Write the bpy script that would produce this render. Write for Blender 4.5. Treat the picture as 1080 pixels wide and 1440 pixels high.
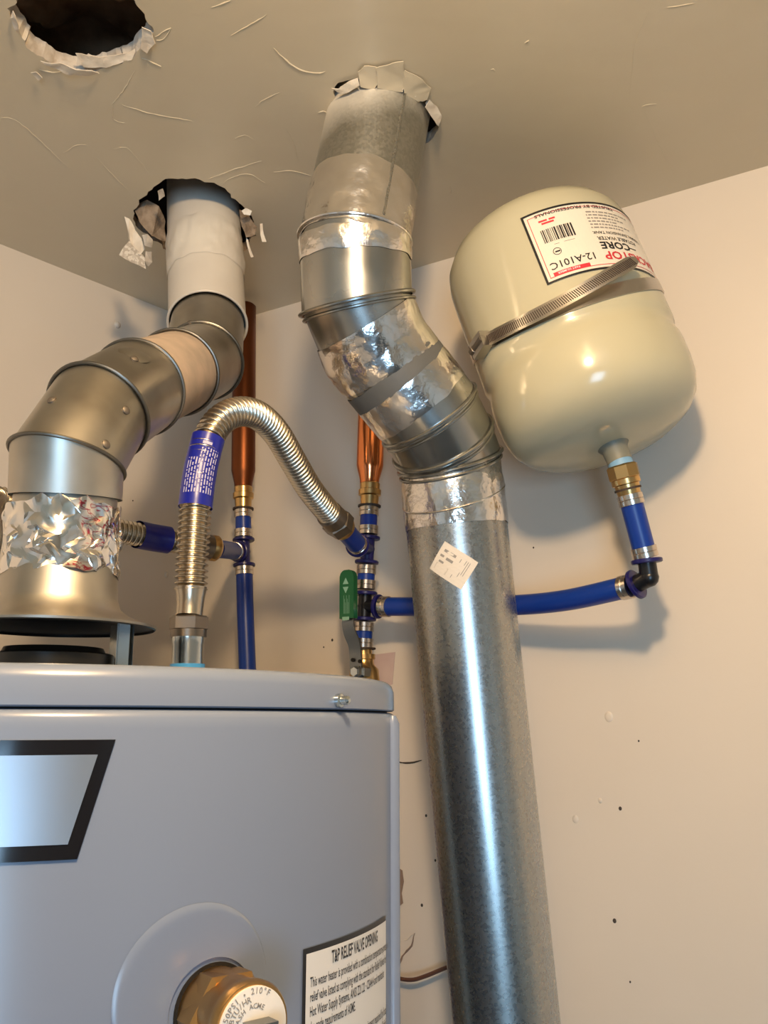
import bpy, bmesh, math, random
from mathutils import Vector, Matrix, noise
random.seed(7)
for o in list(bpy.data.objects): bpy.data.objects.remove(o)
SC = bpy.context.scene
COL = SC.collection
PI = math.pi
# ------------------------------------------------------------------ camera
EZ = 1.45                      # eye height above the floor
PITCH = math.radians(12.8)
FPX = 1300.0                   # focal length in pixels of the 1080 wide frame
cam = bpy.data.cameras.new('camera'); camo = bpy.data.objects.new('camera', cam); COL.objects.link(camo)
cam.sensor_fit = 'HORIZONTAL'; cam.sensor_width = 36.0; cam.lens = 36.0 * FPX / 1080.0
cam.clip_start = 0.02
camo.location = (0, 0, EZ); camo.rotation_euler = (PI / 2 + PITCH, 0, 0)
SC.camera = camo
# ------------------------------------------------------------------ world, lights, exposure
w = bpy.data.worlds.new('world'); SC.world = w; w.use_nodes = True
w.node_tree.nodes['Background'].inputs[0].default_value = (0.75, 0.85, 1.0, 1)
w.node_tree.nodes['Background'].inputs[1].default_value = 0.05
def lamp(name, kind, loc, col, energy, **kw):
    l = bpy.data.lights.new(name, kind); l.color = col; l.energy = energy
    for k, v in kw.items(): setattr(l, k, v)
    o = bpy.data.objects.new(name, l); COL.objects.link(o); o.location = loc
    return o
bulb = lamp('ceiling_bulb_light', 'POINT', (0.0, 0.08, EZ + 0.49), (1.0, 0.725, 0.43), 21.5, shadow_soft_size=0.035)
day = lamp('window_daylight', 'AREA', (0.05, -3.06, EZ - 0.74), (0.42, 0.70, 1.0), 54.0, shape='RECTANGLE', size=0.85, size_y=1.26)
day.rotation_euler = (PI / 2, 0, 0)
SC.view_settings.view_transform = 'Standard'; SC.view_settings.look = 'None'
SC.view_settings.gamma = 1.0; SC.view_settings.use_curve_mapping = False
SC.view_settings.exposure = 0.0
# ------------------------------------------------------------------ measuring helpers
CP, SP = math.cos(PITCH), math.sin(PITCH)
EYE = Vector((0, 0, EZ))
def ray(x, y):
    a, b = (x - 540) / FPX, (720 - y) / FPX
    return Vector((a, CP - b * SP, b * CP + SP))         # per metre of depth along the optical axis
def P(x, y, d): return EYE + ray(x, y) * d
CZ = EZ + 0.58                                            # ceiling height
def PC(x, y, dz=0.0):
    r = ray(x, y); return EYE + r * ((CZ + dz - EZ) / r.z)
C0 = PC(296, 461); WLp = PC(0, 343); WRp = PC(1080, 233)
C0.z = WLp.z = WRp.z = 0
UR = (WRp - C0).normalized(); NR = Vector((UR.y, -UR.x, 0))
if NR.dot(-C0) < 0: NR = -NR
UL = (WLp - C0).normalized(); NL = Vector((UL.y, -UL.x, 0))
if NL.dot(-C0) < 0: NL = -NL
def PW(x, y, off, n=None, c=None):                        # point on the plane parallel to a wall, off metres in front of it
    n = n or NR; c = c or C0
    r = ray(x, y); e = Vector((0, 0, 0))
    t = (off - (e - c).dot(n)) / r.dot(n)
    return EYE + r * t
def PL(x, y, off): return PW(x, y, off, NL)
# ------------------------------------------------------------------ materials
MATS = {}
def mat(name, col, rough=0.5, metal=0.0, col2=None, nscale=20.0, ndetail=4.0, rough2=None, bump=0.0, bscale=60.0, spec=None, coat=0.0,
        n0=0.35, n1=0.65, vor=False, dist=0.002, rscale=None):
    if name in MATS: return MATS[name]
    m = bpy.data.materials.new(name); m.use_nodes = True
    nt = m.node_tree; b = nt.nodes['Principled BSDF']
    b.inputs['Base Color'].default_value = (*col, 1); b.inputs['Roughness'].default_value = rough; b.inputs['Metallic'].default_value = metal
    if spec is not None: b.inputs['Specular IOR Level'].default_value = spec
    if coat: b.inputs['Coat Weight'].default_value = coat; b.inputs['Coat Roughness'].default_value = 0.08
    tc = nt.nodes.new('ShaderNodeTexCoord')
    def noisef(scale, detail=4):
        if vor:
            n = nt.nodes.new('ShaderNodeTexVoronoi'); n.inputs['Scale'].default_value = scale
            nt.links.new(tc.outputs['Object'], n.inputs['Vector'])
            s = nt.nodes.new('ShaderNodeSeparateColor'); nt.links.new(n.outputs['Color'], s.inputs[0]); return s.outputs[0]
        n = nt.nodes.new('ShaderNodeTexNoise'); n.inputs['Scale'].default_value = scale; n.inputs['Detail'].default_value = detail
        nt.links.new(tc.outputs['Object'], n.inputs['Vector']); return n.outputs['Fac']
    if col2:
        f = noisef(nscale, ndetail)
        r = nt.nodes.new('ShaderNodeValToRGB'); r.color_ramp.elements[0].position = n0; r.color_ramp.elements[1].position = n1
        r.color_ramp.elements[0].color = (*col, 1); r.color_ramp.elements[1].color = (*col2, 1)
        nt.links.new(f, r.inputs[0]); nt.links.new(r.outputs[0], b.inputs['Base Color'])
    if rough2 is not None:
        f = noisef(rscale or nscale, ndetail)
        mr = nt.nodes.new('ShaderNodeMapRange'); mr.inputs[3].default_value = rough; mr.inputs[4].default_value = rough2
        mr.inputs[1].default_value = n0; mr.inputs[2].default_value = n1
        nt.links.new(f, mr.inputs[0]); nt.links.new(mr.outputs[0], b.inputs['Roughness'])
    if bump:
        n = nt.nodes.new('ShaderNodeTexNoise'); n.inputs['Scale'].default_value = bscale; n.inputs['Detail'].default_value = 5
        nt.links.new(tc.outputs['Object'], n.inputs['Vector'])
        bp = nt.nodes.new('ShaderNodeBump'); bp.inputs['Strength'].default_value = bump; bp.inputs['Distance'].default_value = dist
        nt.links.new(n.outputs['Fac'], bp.inputs['Height']); nt.links.new(bp.outputs[0], b.inputs['Normal'])
    MATS[name] = m
    return m
M_WALL = mat('cream_wall_paint', (0.71, 0.612, 0.50), 0.42, col2=(0.74, 0.645, 0.535), nscale=3.5, bump=0.12, bscale=55, spec=0.4)
M_CEIL = mat('cream_ceiling_paint', (0.64, 0.55, 0.395), 0.34, col2=(0.69, 0.60, 0.445), nscale=4, bump=0.22, bscale=38, spec=0.5)
M_GYP = mat('broken_gypsum', (0.84, 0.78, 0.68), 0.9, col2=(0.34, 0.27, 0.20), nscale=22, bump=0.6, bscale=150)
M_PAPER = mat('torn_drywall_paper', (0.80, 0.72, 0.60), 0.8, col2=(0.66, 0.56, 0.44), nscale=60, bump=0.3, bscale=200)
M_PAPERB = mat('brown_drywall_paper', (0.20, 0.14, 0.09), 0.95, col2=(0.36, 0.27, 0.19), nscale=90, bump=0.7, bscale=220)
M_INSUL = mat('brown_loose_insulation', (0.22, 0.12, 0.06), 0.95, col2=(0.50, 0.30, 0.17), nscale=25, bump=0.8, bscale=60)
M_FLOOR = mat('grey_floor', (0.10, 0.10, 0.10), 0.6, col2=(0.14, 0.14, 0.135), nscale=6, bump=0.1)
M_HEAT = mat('grey_enamel', (0.185, 0.225, 0.31), 0.25, col2=(0.20, 0.24, 0.33), nscale=2, bump=0.03, bscale=9, spec=0.5)
M_GALV = mat('galvanized_steel', (0.435, 0.435, 0.42), 0.26, 1.0, col2=(0.475, 0.475, 0.455), nscale=420, rough2=0.30, vor=True, n0=0.1, n1=0.9, bump=0.05, bscale=18)
M_GALV2 = mat('shiny_sheet_steel', (0.36, 0.36, 0.34), 0.18, 1.0, col2=(0.48, 0.475, 0.45), nscale=14, rough2=0.28, bump=0.05, bscale=14)
M_FLUE = mat('weathered_flue_steel', (0.36, 0.33, 0.28), 0.33, 1.0, col2=(0.58, 0.545, 0.48), nscale=11, rough2=0.46, bump=0.06, bscale=20)
M_FLUEW = mat('whitewashed_flue_pipe', (0.62, 0.56, 0.48), 0.42, 0.0, col2=(0.74, 0.68, 0.58), nscale=9, bump=0.05, bscale=30)
M_PINK = mat('pinkish_flue_sealant', (0.52, 0.40, 0.31), 0.65, 0.0, col2=(0.40, 0.32, 0.25), nscale=40, bump=0.3, bscale=80)
M_TAPE = mat('aluminium_tape', (0.80, 0.76, 0.73), 0.13, 1.0, col2=(0.90, 0.87, 0.84), nscale=20, rough2=0.24, bump=0.35, bscale=70, dist=0.004)
M_DTAPE = mat('grey_duct_tape', (0.13, 0.13, 0.125), 0.55, 0.2, bump=0.1, bscale=80)
M_BEAD = mat('rolled_edge_steel', (0.40, 0.40, 0.38), 0.25, 1.0, bump=0.03)
M_DARKJ = mat('flue_rolled_edge', (0.20, 0.185, 0.16), 0.40, 1.0, bump=0.03)
M_SCREW = mat('steel_screw', (0.20, 0.17, 0.14), 0.5, 0.8)
M_TANK = mat('cream_tank_enamel', (0.52, 0.475, 0.325), 0.16, col2=(0.54, 0.495, 0.345), nscale=3, spec=0.5, bump=0.02, bscale=10)
M_STAIN = mat('stainless_strap', (0.55, 0.52, 0.48), 0.28, 1.0, bump=0.05)
M_DRUB = mat('dark_rust', (0.05, 0.03, 0.02), 0.7)
M_HOSE = mat('corrugated_stainless', (0.56, 0.49, 0.39), 0.27, 1.0)
M_NUT = mat('dull_steel_nut', (0.24, 0.205, 0.17), 0.34, 1.0, bump=0.1)
M_ZINC = mat('zinc_nipple', (0.62, 0.66, 0.66), 0.2, 1.0, bump=0.06)
M_BLUEP = mat('blue_plastic_liner', (0.07, 0.36, 0.80), 0.35)
M_PEX = mat('blue_pex', (0.002, 0.032, 0.25), 0.36, col2=(0.003, 0.038, 0.28), nscale=8)
M_PEXF = mat('dark_blue_fitting', (0.012, 0.010, 0.10), 0.33)
M_BLKF = mat('black_plastic_fitting', (0.008, 0.008, 0.010), 0.3)
M_CRIMP = mat('steel_crimp_ring', (0.68, 0.60, 0.52), 0.24, 1.0)
M_COPD = mat('dull_copper', (0.17, 0.055, 0.022), 0.42, 1.0, col2=(0.21, 0.068, 0.026), nscale=8)
M_COPB = mat('bright_copper', (0.80, 0.27, 0.10), 0.17, 1.0, bump=0.15, bscale=30)
M_BRASS = mat('brass', (0.66, 0.42, 0.17), 0.28, 1.0)
M_BRONZE = mat('cast_brass_body', (0.56, 0.33, 0.13), 0.33, 1.0, bump=0.12, bscale=120)
M_LBLUE = mat('blue_label_film', (0.012, 0.018, 0.27), 0.3)
M_WHITE = mat('white_print', (0.80, 0.78, 0.80), 0.5)
M_LGREY = mat('pale_print', (0.50, 0.47, 0.62), 0.5)
M_GREEN = mat('green_vinyl_grip', (0.004, 0.10, 0.03), 0.35)
M_LEVER = mat('zinc_lever', (0.25, 0.26, 0.26), 0.38, 1.0)
M_PAPERL = mat('white_label_paper', (0.76, 0.73, 0.69), 0.45)
M_STICK = mat('white_paper_sticker', (0.74, 0.66, 0.56), 0.6)
M_TLAB = mat('white_tank_label', (0.80, 0.72, 0.60), 0.4)
M_BLACK = mat('black_print', (0.010, 0.010, 0.013), 0.4)
M_RED = mat('red_print', (0.62, 0.035, 0.05), 0.45)
M_PALEP = mat('grey_print', (0.30, 0.27, 0.24), 0.5)
M_SILV = mat('brushed_silver_plate', (0.36, 0.38, 0.41), 0.36, 0.8)
M_BLKP = mat('glossy_black_border', (0.007, 0.007, 0.010), 0.12)
M_BRWIRE = mat('brown_wire', (0.12, 0.05, 0.03), 0.5)
M_PINKP = mat('faded_pink_paint', (0.56, 0.40, 0.36), 0.6, col2=(0.62, 0.48, 0.42), nscale=25)
M_DIRT = mat('dirt', (0.06, 0.045, 0.035), 0.9)
M_BROWNP = mat('brown_torn_patch', (0.27, 0.18, 0.13), 0.9, bump=0.4)
M_DARKV = mat('black_enamel_and_shade', (0.012, 0.011, 0.010), 0.35)
M_DARKHOLE = mat('dark_inside', (0.006, 0.005, 0.004), 0.9)
# foil with red print
def foil_mat():
    m = bpy.data.materials.new('crumpled_foil_tape'); m.use_nodes = True; nt = m.node_tree; b = nt.nodes['Principled BSDF']
    b.inputs['Metallic'].default_value = 1.0; b.inputs['Roughness'].default_value = 0.11
    tc = nt.nodes.new('ShaderNodeTexCoord')
    mp = nt.nodes.new('ShaderNodeMapping'); mp.inputs['Scale'].default_value = (1, 1, 1.6); nt.links.new(tc.outputs['Object'], mp.inputs[0])
    wv = nt.nodes.new('ShaderNodeTexNoise'); wv.inputs['Scale'].default_value = 95; wv.inputs['Detail'].default_value = 1.0; wv.inputs['Distortion'].default_value = 1.5
    nt.links.new(mp.outputs[0], wv.inputs['Vector'])
    r1 = nt.nodes.new('ShaderNodeValToRGB'); e = r1.color_ramp.elements; e[0].position = 0.47; e[0].color = (0, 0, 0, 1); e[1].position = 0.5; e[1].color = (1, 1, 1, 1)
    n3 = e.new(0.585); n3.color = (0, 0, 0, 1)
    nt.links.new(wv.outputs['Fac'], r1.inputs[0])
    n2 = nt.nodes.new('ShaderNodeTexNoise'); n2.inputs['Scale'].default_value = 22; n2.inputs['Detail'].default_value = 0.5
    nt.links.new(tc.outputs['Object'], n2.inputs['Vector'])
    r2 = nt.nodes.new('ShaderNodeValToRGB'); r2.color_ramp.elements[0].position = 0.515; r2.color_ramp.elements[1].position = 0.535
    nt.links.new(n2.outputs['Fac'], r2.inputs[0])
    mu = nt.nodes.new('ShaderNodeMath'); mu.operation = 'MULTIPLY'
    nt.links.new(r1.outputs[0], mu.inputs[0]); nt.links.new(r2.outputs[0], mu.inputs[1])
    mx = nt.nodes.new('ShaderNodeMix'); mx.data_type = 'RGBA'
    mx.inputs[6].default_value = (0.90, 0.87, 0.84, 1); mx.inputs[7].default_value = (0.55, 0.03, 0.08, 1)
    nt.links.new(mu.outputs[0], mx.inputs[0]); nt.links.new(mx.outputs[2], b.inputs['Base Color'])
    return m
M_FOIL = foil_mat()
# pipe with pale paint overspray near its upper end (object z in world metres)
def overspray_mat():
    m = mat('galvanized_with_overspray', (0.42, 0.42, 0.39), 0.32, 1.0, col2=(0.50, 0.495, 0.46), nscale=420, rough2=0.38, vor=True, n0=0.1, n1=0.9)
    nt = m.node_tree; b = nt.nodes['Principled BSDF']
    src = b.inputs['Base Color'].links[0].from_socket
    tc = nt.nodes.new('ShaderNodeTexCoord'); sp = nt.nodes.new('ShaderNodeSeparateXYZ'); nt.links.new(tc.outputs['Object'], sp.inputs[0])
    n = nt.nodes.new('ShaderNodeTexNoise'); n.inputs['Scale'].default_value = 14; n.inputs['Detail'].default_value = 3; nt.links.new(tc.outputs['Object'], n.inputs['Vector'])
    def math_(op, a, bb):
        q = nt.nodes.new('ShaderNodeMath'); q.operation = op
        for i, v in enumerate((a, bb)):
            if isinstance(v, (int, float)): q.inputs[i].default_value = v
            else: nt.links.new(v, q.inputs[i])
        return q.outputs[0]
    xs = math_('MULTIPLY', sp.outputs['X'], -0.55)
    s = math_('ADD', sp.outputs['Z'], xs)
    s = math_('ADD', s, math_('MULTIPLY', n.outputs['Fac'], 0.05))
    mr = nt.nodes.new('ShaderNodeMapRange'); mr.inputs[1].default_value = CZ - 0.005; mr.inputs[2].default_value = CZ + 0.045
    nt.links.new(s, mr.inputs[0])
    mx = nt.nodes.new('ShaderNodeMix'); mx.data_type = 'RGBA'; mx.inputs[7].default_value = (0.72, 0.66, 0.56, 1)
    nt.links.new(mr.outputs[0], mx.inputs[0]); nt.links.new(src, mx.inputs[6]); nt.links.new(mx.outputs[2], b.inputs['Base Color'])
    inv = math_('SUBTRACT', 1.0, mr.outputs[0]); nt.links.new(inv, b.inputs['Metallic'])
    return m
M_OVER = overspray_mat()
# ------------------------------------------------------------------ object helpers
def link(name, me, m, parent=None, sharp=38, smooth=True):
    if m: me.materials.append(m)
    if smooth:
        me.polygons.foreach_set('use_smooth', [True] * len(me.polygons))
        me.set_sharp_from_angle(angle=math.radians(sharp))
    me.update()
    o = bpy.data.objects.new(name, me); COL.objects.link(o)
    if parent is not None: o.parent = parent; o.matrix_parent_inverse = parent_world(parent).inverted()
    return o
def parent_world(p):
    m = Matrix.Translation(p.location)
    return m
def tag(o, label, cat, group=None, kind=None):
    if label: o['label'] = label
    if cat: o['category'] = cat
    if group: o['group'] = group
    if kind: o['kind'] = kind
    return o
def thing(name, label, cat, loc, group=None):
    o = bpy.data.objects.new(name, None); COL.objects.link(o); o.location = loc; o.empty_display_size = 0.02
    return tag(o, label, cat, group)
class MB:
    def __init__(s): s.v = []; s.f = []
    def add(s, v, f):
        n = len(s.v); s.v += [tuple(p) for p in v]; s.f += [tuple(i + n for i in q) for q in f]; return s
    def build(s, name, m, parent=None, sharp=38, smooth=True, label=None):
        me = bpy.data.meshes.new(name); me.from_pydata(s.v, [], s.f)
        bm = bmesh.new(); bm.from_mesh(me); bmesh.ops.recalc_face_normals(bm, faces=bm.faces); bm.to_mesh(me); bm.free()
        o = link(name, me, m, parent, sharp, smooth)
        if label: o['label'] = label
        return o
def perp(d, ref=None):
    d = d.normalized()
    if ref is None: ref = Vector((0, 0, 1)) if abs(d.z) < 0.9 else Vector((1, 0, 0))
    a = (ref - d * ref.dot(d)).normalized(); return a, d.cross(a)
def ring_tube(rings, closed_path=False, cap=True):
    n = len(rings[0]); v = [p for r in rings for p in r]; f = []
    R = len(rings)
    for i in range(R - 1 if not closed_path else R):
        j = (i + 1) % R
        for k in range(n):
            l = (k + 1) % n; f.append((i * n + k, i * n + l, j * n + l, j * n + k))
    if cap and not closed_path:
        f.append(tuple(range(n - 1, -1, -1))); f.append(tuple((R - 1) * n + k for k in range(n)))
    return v, f
def sweep(mb, pts, rad, n=20, cap=True, closed=False):
    N = len(pts); rings = []; a = None
    if not hasattr(rad, '__len__'): rad = [rad] * N
    for i, p in enumerate(pts):
        if closed: t = pts[(i + 1) % N] - pts[i - 1]
        else: t = pts[min(i + 1, N - 1)] - pts[max(i - 1, 0)]
        t = t.normalized()
        if a is None: a, b = perp(t)
        else:
            a = (a - t * a.dot(t)).normalized(); b = t.cross(a)
        rings.append([p + (a * math.cos(q) + b * math.sin(q)) * rad[i] for q in [2 * PI * k / n for k in range(n)]])
    return mb.add(*ring_tube(rings, closed, cap))
def lathe(mb, p0, axis, prof, n=32, cap=True, ref=None):     # prof: (distance along axis, radius)
    ax = axis.normalized(); a, b = perp(ax, ref)
    rings = [[p0 + ax * h + (a * math.cos(q) + b * math.sin(q)) * r for q in [2 * PI * k / n for k in range(n)]] for h, r in prof]
    return mb.add(*ring_tube(rings, False, cap))
def cyl(mb, p0, p1, r, n=24, bev=0.0):
    L = (p1 - p0).length
    pr = [(0, r), (L, r)] if not bev else [(0, r - bev), (bev, r), (L - bev, r), (L, r - bev)]
    return lathe(mb, p0, p1 - p0, pr, n)
def box(mb, c, ax, ay, az):
    v = [c + ax * i + ay * j + az * k for i in (-1, 1) for j in (-1, 1) for k in (-1, 1)]
    return mb.add(v, [(0, 1, 3, 2), (4, 6, 7, 5), (0, 4, 5, 1), (2, 3, 7, 6), (0, 2, 6, 4), (1, 5, 7, 3)])
def spline(pts, step=0.003):
    out = []; Q = [pts[0] * 2 - pts[1]] + list(pts) + [pts[-1] * 2 - pts[-2]]
    for i in range(1, len(Q) - 2):
        a, b, c, d = Q[i - 1:i + 3]; n = max(2, int((c - b).length / step))
        for k in range(n):
            t = k / n
            out.append(0.5 * ((2 * b) + (c - a) * t + (2 * a - 5 * b + 4 * c - d) * t * t + (3 * b - a - 3 * c + d) * t ** 3))
    out.append(Q[-2].copy()); return out
def resample(pts, step):
    out = [pts[0]]; acc = 0.0
    for a, b in zip(pts, pts[1:]):
        L = (b - a).length; 
        if L < 1e-9: continue
        while acc + L >= step:
            t = (step - acc) / L; a = a + (b - a) * t; out.append(a.copy()); L = (b - a).length; acc = 0.0
            if L < 1e-9: break
        acc += L
    return out
def text2d(s, size, align='LEFT', bold=0.0, sx=1.0):
    cu = bpy.data.curves.new('t', 'FONT'); cu.body = s; cu.size = size; cu.align_x = align; cu.resolution_u = 2; cu.offset = bold; cu.fill_mode = 'BOTH' if False else 'FRONT'
    cu.dimensions = '2D'
    o = bpy.data.objects.new('t', cu); COL.objects.link(o)
    dg = bpy.context.evaluated_depsgraph_get()
    me = bpy.data.meshes.new_from_object(o.evaluated_get(dg))
    v = [(p.co.x * sx, p.co.y) for p in me.vertices]; f = [tuple(q.vertices) for q in me.polygons]
    bpy.data.objects.remove(o); bpy.data.curves.remove(cu); bpy.data.meshes.remove(me)
    return v, f
def rect2d(x0, y0, x1, y1, nx=1, ny=1):
    v = [(x0 + (x1 - x0) * i / nx, y0 + (y1 - y0) * j / ny) for j in range(ny + 1) for i in range(nx + 1)]
    f = [(j * (nx + 1) + i, j * (nx + 1) + i + 1, (j + 1) * (nx + 1) + i + 1, (j + 1) * (nx + 1) + i) for j in range(ny) for i in range(nx)]
    return v, f
class Print:                                                 # flat print gathered in 2-D, then laid on a surface
    def __init__(s): s.v = []; s.f = []
    def add(s, vf, dx=0, dy=0, rot=0.0):
        n = len(s.v); c, q = math.cos(rot), math.sin(rot)
        s.v += [(x * c - y * q + dx, x * q + y * c + dy) for x, y in vf[0]]; s.f += [tuple(i + n for i in g) for g in vf[1]]; return s
    def text(s, t, x, y, size, align='LEFT', bold=0.0, sx=1.0, rot=0.0): return s.add(text2d(t, size, align, bold, sx), x, y, rot)
    def rect(s, x0, y0, x1, y1, nx=1, ny=1): return s.add(rect2d(x0, y0, x1, y1, nx, ny))
    def frame(s, x0, y0, x1, y1, t, nx=24, ny=8):
        s.rect(x0, y1 - t, x1, y1, nx, 1); s.rect(x0, y0, x1, y0 + t, nx, 1); s.rect(x0, y0, x0 + t, y1, 1, ny); s.rect(x1 - t, y0, x1, y1, 1, ny); return s
    def lay(s, fn, name, m, parent, off):
        mb = MB(); mb.add([fn(x, y, off) for x, y in s.v], s.f); q_ = mb.build(name, m, parent, smooth=False)
        if name in ('fine_print', 'barcode', 'print'): q_['kind'] = 'stuff'
        return q_
# ------------------------------------------------------------------ the room
def struct(o): o['kind'] = 'structure'; return o
L1 = C0 + UL * 2.1; R1 = C0 + UR * 2.6; YB = -3.0
def wallquad(name, a, b, th=0.1):
    d = (b - a).normalized(); n = Vector((d.y, -d.x, 0)); mid = (a + b) / 2
    if n.dot(-mid) > 0: n = -n                              # outward
    mb = MB(); z0, z1 = 0, CZ + 0.02
    a0 = a; b0 = b
    v = [a0, b0, b0 + n * th, a0 + n * th]
    mb.add([Vector((p.x, p.y, z)) for z in (z0, z1) for p in v], [(0, 1, 2, 3), (4, 7, 6, 5), (0, 4, 5, 1), (1, 5, 6, 2), (2, 6, 7, 3), (3, 7, 4, 0)])
    return struct(mb.build(name, M_WALL, smooth=False))
wall_left = wallquad('wall_left', C0, L1)
wall_right = wallquad('wall_right', R1, C0)
wallquad('wall_side_left', L1, Vector((L1.x, YB, 0)))
wallquad('wall_side_right', Vector((R1.x, YB, 0)), R1)
mb = MB()                                                    # rear wall with a window opening, behind the camera
wx0, wx1, wz0, wz1 = -0.38, 0.48, EZ - 1.37, EZ - 0.11
for x0, x1, z0, z1 in ((L1.x, wx0, 0, CZ), (wx1, R1.x, 0, CZ), (wx0, wx1, 0, wz0), (wx0, wx1, wz1, CZ)):
    box(mb, Vector(((x0 + x1) / 2, YB - 0.05, (z0 + z1) / 2)), Vector(((x1 - x0) / 2, 0, 0)), Vector((0, 0.05, 0)), Vector((0, 0, (z1 - z0) / 2)))
struct(mb.build('wall_rear', M_WALL, smooth=False))
mb = MB()
box(mb, Vector(((L1.x + R1.x) / 2, -0.2, -0.05)), Vector((3.4, 0, 0)), Vector((0, 3.2, 0)), Vector((0, 0, 0.05)))
struct(mb.build('floor', M_FLOOR, smooth=False))
# ---- ceiling with three torn holes
def ragged(pxs, n=70, amp=0.003, seed=0):
    pts = [PC(x, y) for x, y in pxs]; pts = pts + [pts[0]]
    L = [];
    closed = [Vector(p) for p in pts[:-1]]; m = len(closed)
    for i in range(m):
        a, b, c, d = closed[i - 1], closed[i], closed[(i + 1) % m], closed[(i + 2) % m]
        k = max(2, n // m)
        for j in range(k):
            t = j / k
            p = 0.5 * ((2 * b) + (c - a) * t + (2 * a - 5 * b + 4 * c - d) * t * t + (3 * b - a - 3 * c + d) * t ** 3)
            h = noise.noise(Vector((p.x * 90 + seed, p.y * 90, 0))) * amp + noise.noise(Vector((p.x * 260 + seed, p.y * 260, 3))) * amp * 0.6
            cen = sum(closed, Vector()) / m
            p = p + (p - cen).normalized() * h; p.z = CZ; L.append(p)
    return L
H1 = ragged([(20, 2), (17, 26), (34, 58), (58, 82), (84, 96), (118, 101), (150, 95), (180, 84), (204, 62), (213, 42), (200, 16), (176, -8), (140, -28), (90, -34), (45, -24)], 90, 0.004, 1)
H2 = ragged([(188, 300), (206, 274), (229, 255), (262, 252), (300, 259), (328, 276), (344, 296), (358, 320), (352, 340), (335, 356), (300, 366), (262, 368), (236, 352), (205, 330), (190, 314)], 90, 0.005, 5)
H3 = ragged([(469, 124), (482, 116), (500, 111), (530, 113), (560, 121), (590, 134), (612, 152), (619, 168), (606, 196), (575, 214), (530, 220), (490, 208), (474, 178), (471, 146)], 90, 0.003, 9)
outer = [Vector((L1.x - .1, L1.y, CZ)), Vector((L1.x - .1, YB - .1, CZ)), Vector((R1.x + .1, YB - .1, CZ)), Vector((R1.x + .1, R1.y, CZ)), Vector((C0.x, C0.y + 0.12, CZ))]
bm = bmesh.new()
for loop in (outer, H1, H2, H3):
    vs = [bm.verts.new(p) for p in loop]
    for i in range(len(vs)): bm.edges.new((vs[i], vs[(i + 1) % len(vs)]))
bmesh.ops.triangle_fill(bm, use_beauty=True, use_dissolve=False, edges=bm.edges[:])
for f in bm.faces:
    if f.normal.z > 0: f.normal_flip()
me = bpy.data.meshes.new('ceiling'); bm.to_mesh(me); bm.free()
ceiling = struct(link('ceiling', me, M_CEIL, smooth=False))
TH = 0.014
for hi, (H, taper) in enumerate(((H1, -0.0035), (H2, 0.003), (H3, 0.002))):   # broken gypsum edge of each hole
    cen = sum(H, Vector()) / len(H); rings = []
    for k in range(5):
        t = k / 4; r = []
        for p in H:
            d = (p - cen).normalized()
            j = noise.noise(Vector((p.x * 140, p.y * 140, k * 1.7 + hi * 9))) * 0.0025 * (1 if k else 0)
            r.append(p + d * (taper * t + j) + Vector((0, 0, TH * t)))
        rings.append(r)
    mb = MB(); mb.add(*ring_tube(rings, False, False)); mb.build('broken_edge', M_GYP if hi != 1 else M_PAPERB, ceiling, sharp=25)
# upper face of the drywall so no light leaks
mb = MB()
for H in (H1, H2, H3): pass
# attic insulation above
def insul(name, cx, cy, w_, h_, z, amp, seed):
    n = 46; mb = MB(); v = []; f = []
    for j in range(n + 1):
        for i in range(n + 1):
            x = cx + (i / n - 0.5) * w_; y = cy + (j / n - 0.5) * h_
            q = Vector((x * 16 + seed, y * 16, 0.3))
            edge = min(i, n - i, j, n - j) / n
            v.append((x, y, z + amp * (noise.noise(q) + 0.6 * noise.noise(q * 2.3) + 0.3 * noise.noise(q * 5))))
    for j in range(n):
        for i in range(n):
            a = j * (n + 1) + i; f.append((a, a + 1, a + n + 2, a + n + 1))
    mb.add(v, f); return mb.build(name, M_INSUL, None, sharp=60)
c1 = sum(H1, Vector()) / len(H1); c23 = (sum(H2, Vector()) / len(H2) + sum(H3, Vector()) / len(H3)) / 2
tag(insul('attic_insulation', -0.33, 0.66, 0.50, 0.50, CZ + 0.075, 0.030, 2), 'dark brown loose insulation above the hole in the ceiling', 'insulation', None, 'stuff')
mb = MB(); box(mb, Vector((0, 0.4, CZ + .36)), Vector((1.6, 0, 0)), Vector((0, 1.4, 0)), Vector((0, 0, .01)))  # closed box added above the ceiling to keep world light out of the holes
for sx_, sy_, hx_, hy_ in ((-1.6, .4, .01, 1.4), (1.6, .4, .01, 1.4), (0, -1.0, 1.6, .01), (0, 1.8, 1.6, .01)):
    box(mb, Vector((sx_, sy_, CZ + .20)), Vector((hx_, 0, 0)), Vector((0, hy_, 0)), Vector((0, 0, .16)))
struct(mb.build('attic_light_block', mat('dark_light_block', (.10, .06, .035), .9), smooth=False))
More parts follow.
